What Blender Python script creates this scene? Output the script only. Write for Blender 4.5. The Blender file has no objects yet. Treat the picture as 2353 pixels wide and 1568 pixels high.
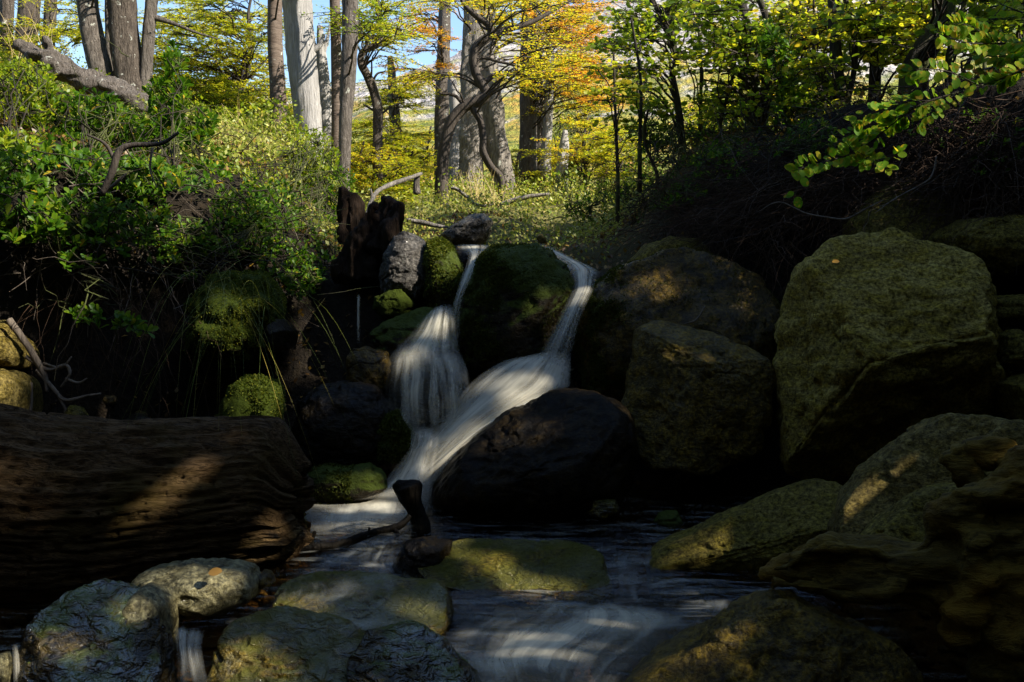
import bpy, bmesh, math, random
import numpy as np
from mathutils import Vector, noise as mnoise
# ------------------------------------------------------------------ camera, sky, sun, exposure
sc = bpy.context.scene
COL = sc.collection
FPX, CU, CV, PITCH = 2353.0, 1176.5, 784.0, math.radians(3.5)
CAM = np.array([0.0, 0.0, 1.1])
FW = np.array([0, math.cos(PITCH), -math.sin(PITCH)]); UP = np.array([0, math.sin(PITCH), math.cos(PITCH)]); RT = np.array([1.0, 0, 0])
cd = bpy.data.cameras.new('camera'); cam = bpy.data.objects.new('camera', cd); COL.objects.link(cam)
cam.location = CAM; cam.rotation_euler = (math.pi / 2 - PITCH, 0, 0)
cd.sensor_width = 36; cd.lens = 36; cd.clip_start = 0.05; cd.clip_end = 3000
sc.camera = cam
SUN = np.array([0.72, -0.30, 0.63]); SUN /= np.linalg.norm(SUN)
elev = math.asin(SUN[2]); azim = math.atan2(SUN[0], SUN[1])
w = bpy.data.worlds.new('World'); sc.world = w; w.use_nodes = True
nt = w.node_tree; bg = nt.nodes['Background']
sky = nt.nodes.new('ShaderNodeTexSky'); sky.sky_type = 'NISHITA'; sky.sun_disc = False
sky.sun_elevation = elev; sky.sun_rotation = azim; sky.air_density = 1.0; sky.dust_density = 0.4; sky.ozone_density = 3.0
nt.links.new(sky.outputs[0], bg.inputs[0]); bg.inputs[1].default_value = 0.115
sd = bpy.data.lights.new('sun', 'SUN'); sun = bpy.data.objects.new('sun', sd); COL.objects.link(sun)
sd.energy = 5.0; sd.angle = math.radians(0.5); sd.color = (1.0, 0.93, 0.82)
sun.rotation_euler = Vector(SUN).to_track_quat('Z', 'Y').to_euler(); sun.location = (8, -4, 12)
sc.view_settings.view_transform = 'Standard'; sc.view_settings.look = 'None'; sc.view_settings.gamma = 1.0
sc.view_settings.exposure = 1.25
sc.render.engine = 'CYCLES'; sc.cycles.use_denoising = True
sc.cycles.max_bounces = 8; sc.cycles.transparent_max_bounces = 24; sc.cycles.diffuse_bounces = 3; sc.cycles.caustics_reflective = False; sc.cycles.caustics_refractive = False
# ------------------------------------------------------------------ helpers
def P(u, v, d):
    return CAM + d * (FW + RT * (u - CU) / FPX + UP * (CV - v) / FPX)
def pxm(n, d): return n * d / FPX
def nrm(a): return a / np.maximum(np.linalg.norm(a, axis=-1, keepdims=True), 1e-9)
def tag(o, label=None, cat=None, group=None, kind=None):
    if label: o['label'] = label
    if cat: o['category'] = cat
    if group: o['group'] = group
    if kind: o['kind'] = kind
    return o
def thing(name, label, cat, loc, group=None):
    o = bpy.data.objects.new(name, None); COL.objects.link(o); o.location = [float(c) for c in loc]
    o.empty_display_size = 0.1
    return tag(o, label, cat, group)
class MB:
    def __init__(s): s.v = []; s.f = []; s.n = 0; s.uv = None
    def add(s, V, *Fs):
        V = np.asarray(V, float).reshape(-1, 3)
        for F in Fs:
            F = np.asarray(F, int)
            if len(F): s.f.append(F + s.n)
        s.v.append(V); s.n += len(V)
    def arrays(s): return np.concatenate(s.v), s.f
    def build(s, name, mat, parent=None, origin=None, smooth=True, uv=None):
        V = np.concatenate(s.v)
        o0 = np.array(parent.location) if parent is not None else (np.array(origin) if origin is not None else np.zeros(3))
        V = V - o0
        me = bpy.data.meshes.new(name)
        me.vertices.add(len(V)); me.vertices.foreach_set('co', V.astype(np.float32).ravel())
        idx = np.concatenate([f.ravel() for f in s.f]); tot = np.concatenate([np.full(len(f), f.shape[1]) for f in s.f])
        st = np.concatenate([[0], np.cumsum(tot)[:-1]])
        me.loops.add(len(idx)); me.loops.foreach_set('vertex_index', idx.astype(np.int32))
        me.polygons.add(len(tot)); me.polygons.foreach_set('loop_start', st.astype(np.int32)); me.polygons.foreach_set('loop_total', tot.astype(np.int32))
        me.polygons.foreach_set('use_smooth', np.full(len(tot), smooth, bool))
        if uv is not None:
            l = me.uv_layers.new(name='flow'); l.data.foreach_set('uv', np.asarray(uv, np.float32)[idx].ravel())
        me.update(calc_edges=True); me.validate()
        me.materials.append(mat)
        o = bpy.data.objects.new(name, me); COL.objects.link(o)
        if parent is not None: o.parent = parent
        elif origin is not None: o.location = [float(c) for c in origin]
        return o
def tube(mb, pts, rad, sides=6, rough=0.0, rs=None, cap=True):
    pts = np.asarray(pts, float); n = len(pts); rad = np.broadcast_to(np.asarray(rad, float), (n,))
    t = nrm(np.gradient(pts, axis=0)); a = np.array([1.0, 0, 0]) if abs(t[0][0]) < .8 else np.array([0, 1.0, 0])
    N = np.zeros((n, 3)); b = a - t[0] * (a @ t[0]); N[0] = b / np.linalg.norm(b)
    for i in range(1, n):
        b = N[i-1] - t[i] * (N[i-1] @ t[i]); N[i] = b / max(np.linalg.norm(b), 1e-9)
    B = np.cross(t, N); an = np.linspace(0, 2*np.pi, sides, endpoint=False)
    R = rad[:, None] * np.ones((n, sides))
    if rough and rs is not None:
        k = rs.normal(0, 1, (n, sides)); prof = rs.normal(0, 1, sides)
        k = (k + np.roll(k, 1, 0)) * .5
        R = R * (1 + rough * (.6 * k + .8 * prof[None]))
    V = pts[:, None] + R[..., None] * (np.cos(an)[None, :, None] * N[:, None] + np.sin(an)[None, :, None] * B[:, None])
    i = np.arange(n-1)[:, None] * sides; j = np.arange(sides)[None]; j2 = (j + 1) % sides
    Fq = np.stack([i + j, i + j2, i + sides + j2, i + sides + j], -1).reshape(-1, 4)
    V = V.reshape(-1, 3); Fs = [Fq]
    if cap:
        V = np.vstack([V, pts[0] - t[0]*rad[0]*.2, pts[-1] + t[-1]*rad[-1]*.5]); c0 = n*sides; c1 = c0 + 1; jj = np.arange(sides)
        Fs.append(np.stack([np.full(sides, c0), (jj+1) % sides, jj], -1))
        Fs.append(np.stack([np.full(sides, c1), (n-1)*sides + jj, (n-1)*sides + (jj+1) % sides], -1))
    mb.add(V, *Fs)
def spline(pts, n):
    pts = np.asarray(pts, float); m = len(pts)
    if m < 3: return np.array([pts[0] + (pts[-1]-pts[0]) * t for t in np.linspace(0, 1, n)])
    p = np.vstack([2*pts[0]-pts[1], pts, 2*pts[-1]-pts[-2]]); T = np.linspace(0, m-1-1e-6, n); i = T.astype(int); f = (T - i)[:, None]
    a, b, c, d = p[i], p[i+1], p[i+2], p[i+3]
    return .5*((2*b) + (-a+c)*f + (2*a-5*b+4*c-d)*f**2 + (-a+3*b-3*c+d)*f**3)
def wob(pts, amp, rs):
    k = rs.normal(0, amp, pts.shape); k[0] = 0; k[-1] *= .3
    return pts + k
def fbm(V, scale, oct=4, seed=0, H=1.0):
    o = Vector((seed*7.3, seed*3.1, -seed*5.7))
    return np.array([mnoise.fractal(Vector(p)*scale + o, H, 2.1, oct) for p in V.tolist()])
# leaf templates: (verts, tris, quads); x side, y along, z normal
LQ = (np.array([[0,0,0],[.3,.45,.06],[0,1,-.04],[-.3,.45,.06]]), np.zeros((0,3),int), np.array([[0,1,2,3]]))
LO = (np.array([[0,0,0],[0,.36,-.03],[0,.74,-.02],[0,1,-.07],[.15,.36,.03],[.23,.72,.05],[-.15,.36,.03],[-.23,.72,.05],[.13,.93,0],[-.13,.93,0]]),
      np.array([[0,4,1],[0,1,6],[2,8,3],[2,3,9],[2,5,8],[2,9,7]]), np.array([[1,4,5,2],[1,2,7,6]]))
LR = (np.array([[0,0,0],[0,.3,-.03],[0,.65,-.03],[0,1,-.08],[.22,.14,.02],[.36,.38,.04],[.35,.66,.03],[.19,.9,0],[-.22,.14,.02],[-.36,.38,.04],[-.35,.66,.03],[-.19,.9,0]]),
      np.array([[0,4,1],[0,1,8],[2,7,3],[2,3,11]]), np.array([[1,4,5,2],[1,2,9,8],[2,5,6,7],[2,11,10,9]]))
BL = (np.array([[-.02,0,0],[.02,0,0],[.018,.35,.03],[-.018,.35,.03],[.012,.7,-.03],[-.012,.7,-.03],[0,1,-.16]]), np.array([[5,4,6]]), np.array([[0,1,2,3],[3,2,4,5]]))
def leaves(mb, pos, ydir, zdir, size, T=LQ):
    Y = nrm(ydir); X = nrm(np.cross(Y, zdir)); Z = np.cross(X, Y); tv, tt, tq = T; n = len(pos); k = len(tv)
    size = np.broadcast_to(np.asarray(size, float), (n,))
    V = pos[:, None] + size[:, None, None] * (tv[None, :, 0:1]*X[:, None] + tv[None, :, 1:2]*Y[:, None] + tv[None, :, 2:3]*Z[:, None])
    o = (np.arange(n) * k)[:, None, None]
    Fs = [(t[None] + o).reshape(-1, t.shape[1]) for t in (tt, tq) if len(t)]
    mb.add(V.reshape(-1, 3), *Fs)
# ------------------------------------------------------------------ materials
class NT:
    def __init__(s, name):
        s.m = bpy.data.materials.new(name); s.m.use_nodes = True; s.t = s.m.node_tree; s.t.nodes.clear()
        s.out = s.n('OutputMaterial')
    def n(s, ty, **kw):
        nd = s.t.nodes.new('ShaderNode' + ty)
        for k, v in kw.items(): setattr(nd, k, v)
        return nd
    def put(s, inp, v):
        if hasattr(v, 'is_output'): s.t.links.new(v, inp)
        else:
            if isinstance(v, tuple) and len(v) == 3 and inp.type == 'RGBA': v = v + (1,)
            inp.default_value = v
    def noise(s, vec, scale, detail=4, rough=.55, dist=0.0):
        nd = s.n('TexNoise'); s.put(nd.inputs['Vector'], vec); s.put(nd.inputs['Scale'], scale); nd.inputs['Detail'].default_value = detail
        nd.inputs['Roughness'].default_value = rough; nd.inputs['Distortion'].default_value = dist
        return nd.outputs['Fac']
    def ramp(s, fac, stops):
        nd = s.n('ValToRGB'); s.put(nd.inputs[0], fac); e = nd.color_ramp.elements
        while len(e) < len(stops): e.new(.5)
        for el, (p, c) in zip(e, stops):
            el.position = p; el.color = (c, c, c, 1) if not isinstance(c, tuple) else c + (1,)
        return nd.outputs[0]
    def mix(s, f, a, b, mode='MIX'):
        nd = s.n('MixRGB', blend_type=mode); s.put(nd.inputs[0], f); s.put(nd.inputs[1], a); s.put(nd.inputs[2], b); return nd.outputs[0]
    def math(s, op, a, b=0.0, c=0.0):
        nd = s.n('Math', operation=op); s.put(nd.inputs[0], a); s.put(nd.inputs[1], b); s.put(nd.inputs[2], c); return nd.outputs[0]
    def mapping(s, vec, scale=(1,1,1), rot=(0,0,0), loc=(0,0,0)):
        nd = s.n('Mapping'); s.put(nd.inputs[0], vec); nd.inputs['Scale'].default_value = scale; nd.inputs['Rotation'].default_value = rot; nd.inputs['Location'].default_value = loc
        return nd.outputs[0]
    def coord(s, k='Object'): return s.n('TexCoord').outputs[k]
    def bump(s, h, strength, dist=.02, normal=None):
        nd = s.n('Bump'); nd.inputs['Strength'].default_value = strength; nd.inputs['Distance'].default_value = dist; s.put(nd.inputs['Height'], h)
        if normal is not None: s.put(nd.inputs['Normal'], normal)
        return nd.outputs[0]
    def bsdf(s, **kw):
        nd = s.n('BsdfPrincipled')
        for k, v in kw.items(): s.put(nd.inputs[k.replace('_', ' ')], v)
        return nd
    def fin(s, sh): s.t.links.new(sh, s.out.inputs[0]); return s.m
def sep(N, vec, i):
    nd = N.n('SeparateXYZ'); N.put(nd.inputs[0], vec); return nd.outputs[i]
def rock_mat(name, c1, c2, c3, moss=0.0, mosscol=(.07,.085,.012), rough=.6, wet=0.0, grain=(1,1,1), grot=(0,0,0), lichen=0.0, fine=60, bumps=.5, ripple=0.0):
    N = NT(name); co = N.coord(); g = N.mapping(co, grain, grot)
    n1 = N.noise(g, 3.2, 6, .6, .4); n2 = N.noise(g, 14, 6, .7, .5); n3 = N.noise(co, fine, 5, .75)
    col = N.mix(N.ramp(n1, [(.35, 0.0), (.65, 1.0)]), c1, c2)
    col = N.mix(N.ramp(n2, [(.42, 0.0), (.62, 1.0)]), col, c3)
    col = N.mix(1.0, col, N.ramp(n3, [(.36, .2), (.5, .85), (.64, 1.75)]), 'MULTIPLY')
    if lichen:
        l = N.noise(co, 5.5, 5, .7, .2); m = N.ramp(l, [(1-lichen*.5, 0.0), (1.02-lichen*.5, 1.0)]) if False else N.ramp(l, [(.62-lichen*.1, 0.0), (.65-lichen*.1, 1.0)])
        col = N.mix(m, col, (.42,.42,.30))
    gn = N.n('NewGeometry'); nz = sep(N, gn.outputs['Normal'], 2)
    rg = rough
    if moss:
        mm = N.math('ADD', N.math('MULTIPLY', nz, .35), N.math('MULTIPLY', N.noise(co, 4.0, 5, .65), 1.0))
        mk = N.ramp(mm, [(max(0.02, .82 - moss*.55), 0.0), (min(.98, .92 - moss*.55), 1.0)])
        mc = N.mix(N.noise(co, 40, 3), tuple(x*.5 for x in mosscol), tuple(x*1.5 for x in mosscol))
        col = N.mix(mk, col, mc); rg = N.mix(mk, (rough,)*3, (.9,.9,.9))
    h = N.math('ADD', N.math('MULTIPLY', n2, .6), N.math('MULTIPLY', n3, .35)); h = N.math('ADD', h, N.math('MULTIPLY', n1, .8))
    bp = N.bump(h, bumps, .045)
    if ripple:
        r = N.noise(N.mapping(co, (1, 1, 2.0)), 20, 3, .55, .6); bp = N.bump(r, min(1.0, ripple), .05, bp)
    b = N.bsdf(Base_Color=col, Roughness=rg, Normal=bp, Specular_IOR_Level=.08 if not wet else .12)
    if wet: N.put(b.inputs['Coat Weight'], N.math('MULTIPLY', N.ramp(N.noise(co, 3.0, 3, .6), [(.42, .12), (.56, 1.0)]), wet*.9)); N.put(b.inputs['Coat Roughness'], .08); N.put(b.inputs['Coat Normal'], bp); b.inputs['Coat IOR'].default_value = 1.4 if wet < .6 else (1.7 if wet < .95 else 2.1)
    return N.fin(b.outputs[0])
def bark_mat(name, c1, c2, vscale=(9, 9, 1.6), bumps=.8, lich=(.5,.5,.42), lam=.0, mossy=0.0):
    N = NT(name); co = N.coord(); g = N.mapping(co, vscale)
    n1 = N.noise(g, 2.2, 6, .65, .6); n2 = N.noise(g, 7, 4, .7, .4); n3 = N.noise(co, 3.0, 4, .6)
    col = N.mix(N.ramp(n1, [(.36, 0.0), (.62, 1.0)]), c1, c2)
    col = N.mix(N.ramp(n2, [(.3, .7), (.55, 0.0)]), col, tuple(x*.4 for x in c1))
    if lam: col = N.mix(N.ramp(N.noise(co, 9, 4, .7), [(.66-lam, 0.0), (.7-lam, 1.0)]), col, lich)
    if mossy: col = N.mix(N.ramp(n3, [(.62-mossy*.3, 0.0), (.75-mossy*.3, 1.0)]), col, (.07,.08,.02))
    h = N.math('ADD', n1, N.math('MULTIPLY', n2, .5))
    b = N.bsdf(Base_Color=col, Roughness=.8, Normal=N.bump(h, bumps, .05), Specular_IOR_Level=.25)
    return N.fin(b.outputs[0])
def leaf_mat(name, stops, trans=.5, tcol=1.5, rough=.45, spots=None, spec=.4):
    N = NT(name); gn = N.n('NewGeometry'); r = gn.outputs['Random Per Island']
    col = N.ramp(r, stops)
    if spots: col = N.mix(N.ramp(N.noise(N.coord(), 55, 3), [(.56, 0.0), (.62, 1.0)]), col, spots)
    b = N.bsdf(Base_Color=col, Roughness=rough, Specular_IOR_Level=spec)
    tr = N.n('BsdfTranslucent'); N.put(tr.inputs[0], N.mix(1.0, col, (tcol, tcol, tcol*.8), 'MULTIPLY'))
    mx = N.n('MixShader'); mx.inputs[0].default_value = trans
    N.t.links.new(b.outputs[0], mx.inputs[1]); N.t.links.new(tr.outputs[0], mx.inputs[2])
    return N.fin(mx.outputs[0])
def wood_mat(name, c1, c2, c3, axis=(.5, 9, 9), rough=.6, bumps=.8, moss=.0):
    N = NT(name); co = N.coord(); g = N.mapping(co, axis)
    n1 = N.noise(g, 2.0, 6, .65, .5); n2 = N.noise(g, 9, 5, .7, .4); n3 = N.noise(co, 2.2, 4, .6)
    col = N.mix(N.ramp(n1, [(.35, 0.0), (.65, 1.0)]), c1, c2)
    col = N.mix(N.ramp(n2, [(.36, .9), (.55, 0.0)]), col, tuple(x*.3 for x in c1))
    col = N.mix(N.ramp(n3, [(.5, 0.0), (.7, 1.0)]), col, c3)
    h = N.math('ADD', n1, N.math('MULTIPLY', n2, .5))
    b = N.bsdf(Base_Color=col, Roughness=max(rough, .6), Normal=N.bump(h, bumps, .03), Specular_IOR_Level=.08)
    return N.fin(b.outputs[0])
M = {}
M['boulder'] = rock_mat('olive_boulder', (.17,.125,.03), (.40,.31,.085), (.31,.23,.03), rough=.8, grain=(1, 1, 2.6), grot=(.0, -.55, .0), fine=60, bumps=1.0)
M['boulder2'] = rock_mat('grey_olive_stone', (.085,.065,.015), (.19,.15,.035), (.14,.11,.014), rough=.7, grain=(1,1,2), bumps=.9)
M['lit'] = rock_mat('pale_grainy_stone', (.13,.095,.025), (.22,.17,.055), (.11,.08,.014), rough=.55, grain=(1,1,2.5), grot=(0,-.6,0), bumps=.9)  # pale brown stone with slanted grain
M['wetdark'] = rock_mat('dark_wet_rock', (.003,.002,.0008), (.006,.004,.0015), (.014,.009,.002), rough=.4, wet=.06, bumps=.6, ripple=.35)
M['wetbrown'] = rock_mat('brown_wet_rock', (.012,.008,.0015), (.04,.026,.003), (.09,.055,.004), moss=.0, rough=.45, wet=.45, bumps=.7, ripple=.2)
M['wetpale'] = rock_mat('pale_wet_stone', (.13,.11,.05), (.03,.026,.01), (.22,.195,.1), rough=.4, wet=.5, bumps=.6, ripple=.2)
M['wetblue'] = rock_mat('glossy_wet_stone', (.02,.015,.006), (.035,.027,.01), (.06,.042,.012), moss=.12, rough=.3, wet=1.0, bumps=.4, ripple=1.0)
M['wetmottled'] = rock_mat('mottled_wet_stone', (.035,.028,.008), (.11,.095,.04), (.12,.08,.008), moss=.2, mosscol=(.07,.065,.008), rough=.3, wet=.8, bumps=.5, ripple=.6)
M['flat'] = rock_mat('yellow_algae_slab', (.10,.075,.008), (.19,.15,.014), (.045,.034,.006), moss=.2, mosscol=(.08,.075,.008), rough=.4, wet=.65, bumps=1.0, ripple=.9)
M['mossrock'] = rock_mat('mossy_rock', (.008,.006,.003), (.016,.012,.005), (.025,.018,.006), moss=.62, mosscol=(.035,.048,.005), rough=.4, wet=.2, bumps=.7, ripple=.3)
M['mossheavy'] = rock_mat('moss_cushion_rock', (.012,.012,.005), (.02,.018,.006), (.03,.03,.005), moss=1.0, mosscol=(.03,.042,.004), rough=.8, bumps=1.0)
M['gold'] = rock_mat('golden_wet_rock', (.035,.024,.004), (.12,.085,.014), (.17,.11,.010), rough=.4, wet=.55, bumps=.9, ripple=.4)
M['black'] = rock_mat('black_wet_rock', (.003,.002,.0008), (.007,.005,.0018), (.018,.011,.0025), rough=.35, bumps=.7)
M['greywet'] = rock_mat('grey_glistening_rock', (.02,.017,.013), (.065,.058,.048), (.11,.1,.085), rough=.45, wet=.4, bumps=.9, ripple=.3)
M['moss'] = leaf_mat('moss_tufts', [(0, (.025,.038,.004)), (.5, (.045,.06,.005)), (1, (.08,.08,.008))], .35, 1.2, .7, spec=.2)
M['mossb'] = leaf_mat('bright_moss_tufts', [(0, (.04,.06,.005)), (.5, (.07,.095,.006)), (1, (.14,.14,.01))], .35, 1.2, .7, spec=.2)
M['beech'] = leaf_mat('yellow_green_beech_leaves', [(0, (.19,.26,.014)), (.45, (.34,.36,.016)), (.85, (.48,.42,.02)), (1, (.5,.32,.02))], .55, 1.6)
M['beechg'] = leaf_mat('green_beech_leaves', [(0, (.09,.15,.010)), (.5, (.17,.24,.012)), (.85, (.28,.31,.014)), (1, (.42,.35,.02))], .55, 1.6)
M['beecho'] = leaf_mat('orange_beech_leaves', [(0, (.5,.37,.025)), (.4, (.58,.34,.025)), (.8, (.6,.25,.03)), (1, (.55,.15,.025))], .5, 1.5)
M['beechy'] = leaf_mat('golden_beech_leaves', [(0, (.32,.36,.016)), (.5, (.48,.44,.02)), (.85, (.58,.42,.022)), (1, (.55,.26,.02))], .55, 1.6)
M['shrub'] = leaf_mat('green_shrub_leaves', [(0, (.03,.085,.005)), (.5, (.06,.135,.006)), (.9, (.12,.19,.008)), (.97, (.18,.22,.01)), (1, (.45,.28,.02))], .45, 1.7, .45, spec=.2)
M['shruby'] = leaf_mat('sunny_shrub_leaves', [(0, (.11,.19,.010)), (.5, (.20,.27,.010)), (.9, (.32,.36,.014)), (1, (.45,.38,.03))], .5, 1.4)  # lighter and yellower than the green shrub leaves
M['cover'] = leaf_mat('heath_leaves', [(0, (.17,.22,.03)), (.5, (.3,.32,.045)), (.9, (.46,.44,.1)), (1, (.4,.25,.06))], .4, 1.3)
M['branchleaf'] = leaf_mat('spotted_beech_leaves', [(0, (.09,.20,.008)), (.6, (.16,.28,.010)), (.92, (.26,.33,.012)), (1, (.42,.33,.02))], .5, 1.7, .6, spots=(.36,.26,.015), spec=.15)
M['canopy'] = leaf_mat('dense_canopy_leaves', [(0, (.14,.17,.015)), (1, (.32,.29,.02))], .5, 1.4)  # leaves of the unseen shade trees, brightened to warm the ambient light
M['drygrass'] = leaf_mat('straw_blades', [(0, (.5,.38,.14)), (1, (.62,.5,.24))], .35, 1.2)
M['grass'] = leaf_mat('green_blades', [(0, (.09,.14,.015)), (.7, (.2,.22,.03)), (1, (.42,.34,.08))], .4, 1.3)
M['litter'] = leaf_mat('fallen_leaves', [(0, (.09,.045,.015)), (.5, (.17,.09,.02)), (1, (.3,.18,.03))], .3, 1.2)
M['bark'] = bark_mat('grey_fissured_bark', (.085,.07,.055), (.2,.17,.14), vscale=(16, 16, 3.2), bumps=1.0, lam=.03)
M['barkd'] = bark_mat('brown_bark', (.06,.046,.034), (.15,.12,.092), vscale=(16, 16, 3.2), bumps=1.0, lam=.04)
M['barkl'] = bark_mat('light_grey_fissured_bark', (.15,.13,.105), (.36,.32,.27), vscale=(14, 14, 3.0), bumps=1.0, lam=.03)  # grey bark lightened to stand in for sun on the twin trunk
M['barks'] = bark_mat('smooth_brown_bark', (.11,.08,.06), (.17,.13,.1), vscale=(2.5, 2.5, 14), bumps=.35, lam=.02)
M['dead'] = bark_mat('weathered_pale_wood', (.25,.235,.215), (.38,.36,.33), vscale=(10, 10, .8), bumps=.6)
M['twig'] = bark_mat('dark_twig_bark', (.035,.027,.02), (.075,.06,.047), bumps=.4)
M['twigdark'] = bark_mat('mossy_dark_bark', (.02,.015,.01), (.045,.034,.02), bumps=.7, mossy=.5)
M['twigpale'] = bark_mat('bare_grey_twigs', (.07,.053,.038), (.18,.145,.11), bumps=.3)
M['rootlet'] = bark_mat('brown_rootlets', (.035,.019,.009), (.095,.055,.03), bumps=.3)
M['log'] = wood_mat('wet_brown_log_wood', (.045,.025,.008), (.15,.095,.045), (.06,.042,.008), axis=(.5,15,15), bumps=1.0)
M['drift'] = wood_mat('olive_driftwood', (.07,.048,.009), (.16,.11,.018), (.2,.105,.008), axis=(1.2, 6, 6), rough=.6)
M['stump'] = wood_mat('rotten_red_wood', (.010,.006,.0035), (.026,.015,.008), (.012,.008,.005), axis=(9, 9, .8), rough=.7)
M['driftdark'] = wood_mat('black_waterlogged_wood', (.005,.004,.0025), (.010,.0075,.0045), (.009,.007,.003), axis=(9, 9, .8), rough=.45)
def ground_mat():
    N = NT('peat_and_litter'); co = N.coord('Object'); n1 = N.noise(co, 2.5, 6, .65); n2 = N.noise(co, 22, 5, .7)
    z = sep(N, co, 2); y = sep(N, co, 1)
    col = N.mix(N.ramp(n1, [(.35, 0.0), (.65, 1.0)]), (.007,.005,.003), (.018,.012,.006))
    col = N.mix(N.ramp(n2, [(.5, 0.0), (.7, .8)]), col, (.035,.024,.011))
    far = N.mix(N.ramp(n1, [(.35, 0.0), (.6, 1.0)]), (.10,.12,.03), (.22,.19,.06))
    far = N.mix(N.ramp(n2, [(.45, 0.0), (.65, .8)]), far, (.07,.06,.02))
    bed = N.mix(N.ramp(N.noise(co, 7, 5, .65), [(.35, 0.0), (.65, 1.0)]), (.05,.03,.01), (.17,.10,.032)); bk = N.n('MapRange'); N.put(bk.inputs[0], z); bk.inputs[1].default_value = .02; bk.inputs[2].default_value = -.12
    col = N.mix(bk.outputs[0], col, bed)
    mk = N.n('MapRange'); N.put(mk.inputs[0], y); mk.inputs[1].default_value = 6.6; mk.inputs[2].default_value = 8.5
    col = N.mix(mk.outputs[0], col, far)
    b = N.bsdf(Base_Color=col, Roughness=.9, Normal=N.bump(N.math('ADD', n1, n2), 1.0, .06), Specular_IOR_Level=.2)
    return N.fin(b.outputs[0])
M['ground'] = ground_mat()
def hill_mat():
    N = NT('autumn_hillside'); co = N.coord('Object'); z = sep(N, co, 2)
    n1 = N.noise(co, .018, 6, .65, .5); n2 = N.noise(co, .12, 6, .7, .3); n3 = N.noise(co, .45, 4, .7); n4 = N.noise(co, .05, 5, .65, .4)
    veg = N.ramp(n2, [(.3, (.10,.13,.025)), (.45, (.24,.24,.045)), (.56, (.4,.3,.06)), (.66, (.5,.24,.06)), (.78, (.45,.12,.05))])
    veg = N.mix(N.ramp(n3, [(.35, .75), (.6, 0.0)]), veg, (.06,.09,.03))
    rock = N.mix(N.ramp(n3, [(.38, 0.0), (.62, 1.0)]), (.2,.19,.2), (.56,.5,.46))
    rock = N.mix(N.ramp(n2, [(.5, 0.0), (.62, .8)]), rock, (.26,.25,.1))
    zz = N.math('ADD', N.math('MULTIPLY', z, 1/100.0), N.math('MULTIPLY', N.math('SUBTRACT', n4, .5), 1.3))
    col = N.mix(N.ramp(zz, [(.40, 0.0), (.56, 1.0)]), veg, rock)
    b = N.bsdf(Base_Color=col, Roughness=.95, Normal=N.bump(N.math('ADD', n3, n2), 1.0, 2.0), Specular_IOR_Level=.1)
    return N.fin(b.outputs[0])
M['hill'] = hill_mat()
def veil_mat(name, dens=.8, streak=26, along=1.1, tint=(.93,.88,.72), lo=.38, hi=.66, edge=.22, base=.25, fade=7.0):
    N = NT(name); uv = N.n('UVMap'); uv.uv_map = 'flow'; U = uv.outputs[0]
    wp = N.noise(N.mapping(U, (2.2, 1.3, 1)), 1.0, 3, .6); wv = N.n('VectorMath', operation='MULTIPLY_ADD'); N.put(wv.inputs[0], wp); wv.inputs[1].default_value = (.16, .05, 0); N.t.links.new(U, wv.inputs[2]); U = wv.outputs[0]
    pt = N.ramp(N.noise(N.mapping(U, (5, 3.2, 1)), 1.0, 5, .65), [(.36, .55), (.6, 1.0)])
    g = N.mapping(U, (streak, along, 1)); n1 = N.noise(g, 1.0, 4, .6, .25); n2 = N.noise(N.mapping(U, (streak*3.2, along*1.6, 1)), 1.0, 3, .6); n3 = N.noise(N.mapping(U, (streak*.22, along*1.3, 1)), 1.0, 3, .5)
    x = sep(N, uv.outputs[0], 0); y = sep(N, uv.outputs[0], 1)
    e = N.math('MULTIPLY', N.math('SUBTRACT', 1.0, N.math('ABSOLUTE', N.math('SUBTRACT', N.math('MULTIPLY', x, 2), 1))), 1/edge)
    e = N.math('MINIMUM', N.math('MULTIPLY', e, N.math('ADD', .45, n1)), 1.0)
    e2 = N.math('MINIMUM', N.math('MULTIPLY', y, 9.0), 1.0); e3 = N.math('MINIMUM', N.math('MULTIPLY', N.math('SUBTRACT', 1.0, y), fade), 1.0)
    s = N.math('ADD', N.math('MULTIPLY', n1, .42), N.math('ADD', N.math('MULTIPLY', n2, .12), N.math('MULTIPLY', n3, .75)))
    s = N.math('SUBTRACT', s, .15)
    a = N.ramp(s, [(lo, base), (hi, 1.0)])
    a = N.math('MULTIPLY', N.math('MULTIPLY', N.math('MULTIPLY', a, pt), dens), N.math('MULTIPLY', N.math('MULTIPLY', e, e2), e3))
    b = N.bsdf(Base_Color=tint, Roughness=.35, Specular_IOR_Level=.4, Normal=N.bump(s, .15, .02))
    tl = N.n('BsdfTranslucent'); N.put(tl.inputs[0], tint); m0 = N.n('MixShader'); m0.inputs[0].default_value = .35
    N.t.links.new(b.outputs[0], m0.inputs[1]); N.t.links.new(tl.outputs[0], m0.inputs[2])
    tp = N.n('BsdfTransparent'); mx = N.n('MixShader'); N.put(mx.inputs[0], a)
    N.t.links.new(tp.outputs[0], mx.inputs[1]); N.t.links.new(m0.outputs[0], mx.inputs[2])
    return N.fin(mx.outputs[0])
M['veil'] = veil_mat('silky_falling_water', .88, 14, .5, tint=(.95,.9,.73), lo=.34, hi=.74, edge=.8, base=.15, fade=3.0)
M['veilthin'] = veil_mat('thin_falling_water', .9, 18, .45, tint=(.95,.9,.73), lo=.42, hi=.74, base=.06, edge=.4, fade=2.0)
M['foam'] = veil_mat('soft_white_water', .9, 7, 1.3, lo=.34, hi=.7, edge=.7, base=.15, fade=3.0)
M['fan'] = veil_mat('fanning_white_water', .92, 15, .5, tint=(.95,.9,.73), lo=.34, hi=.78, base=.22, edge=.3, fade=3.0)
M['rapid'] = veil_mat('silky_rapid', 1.0, 9, 1.2, tint=(.95,.89,.7), lo=.42, hi=.68, base=.1, edge=.7, fade=3.0)
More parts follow.
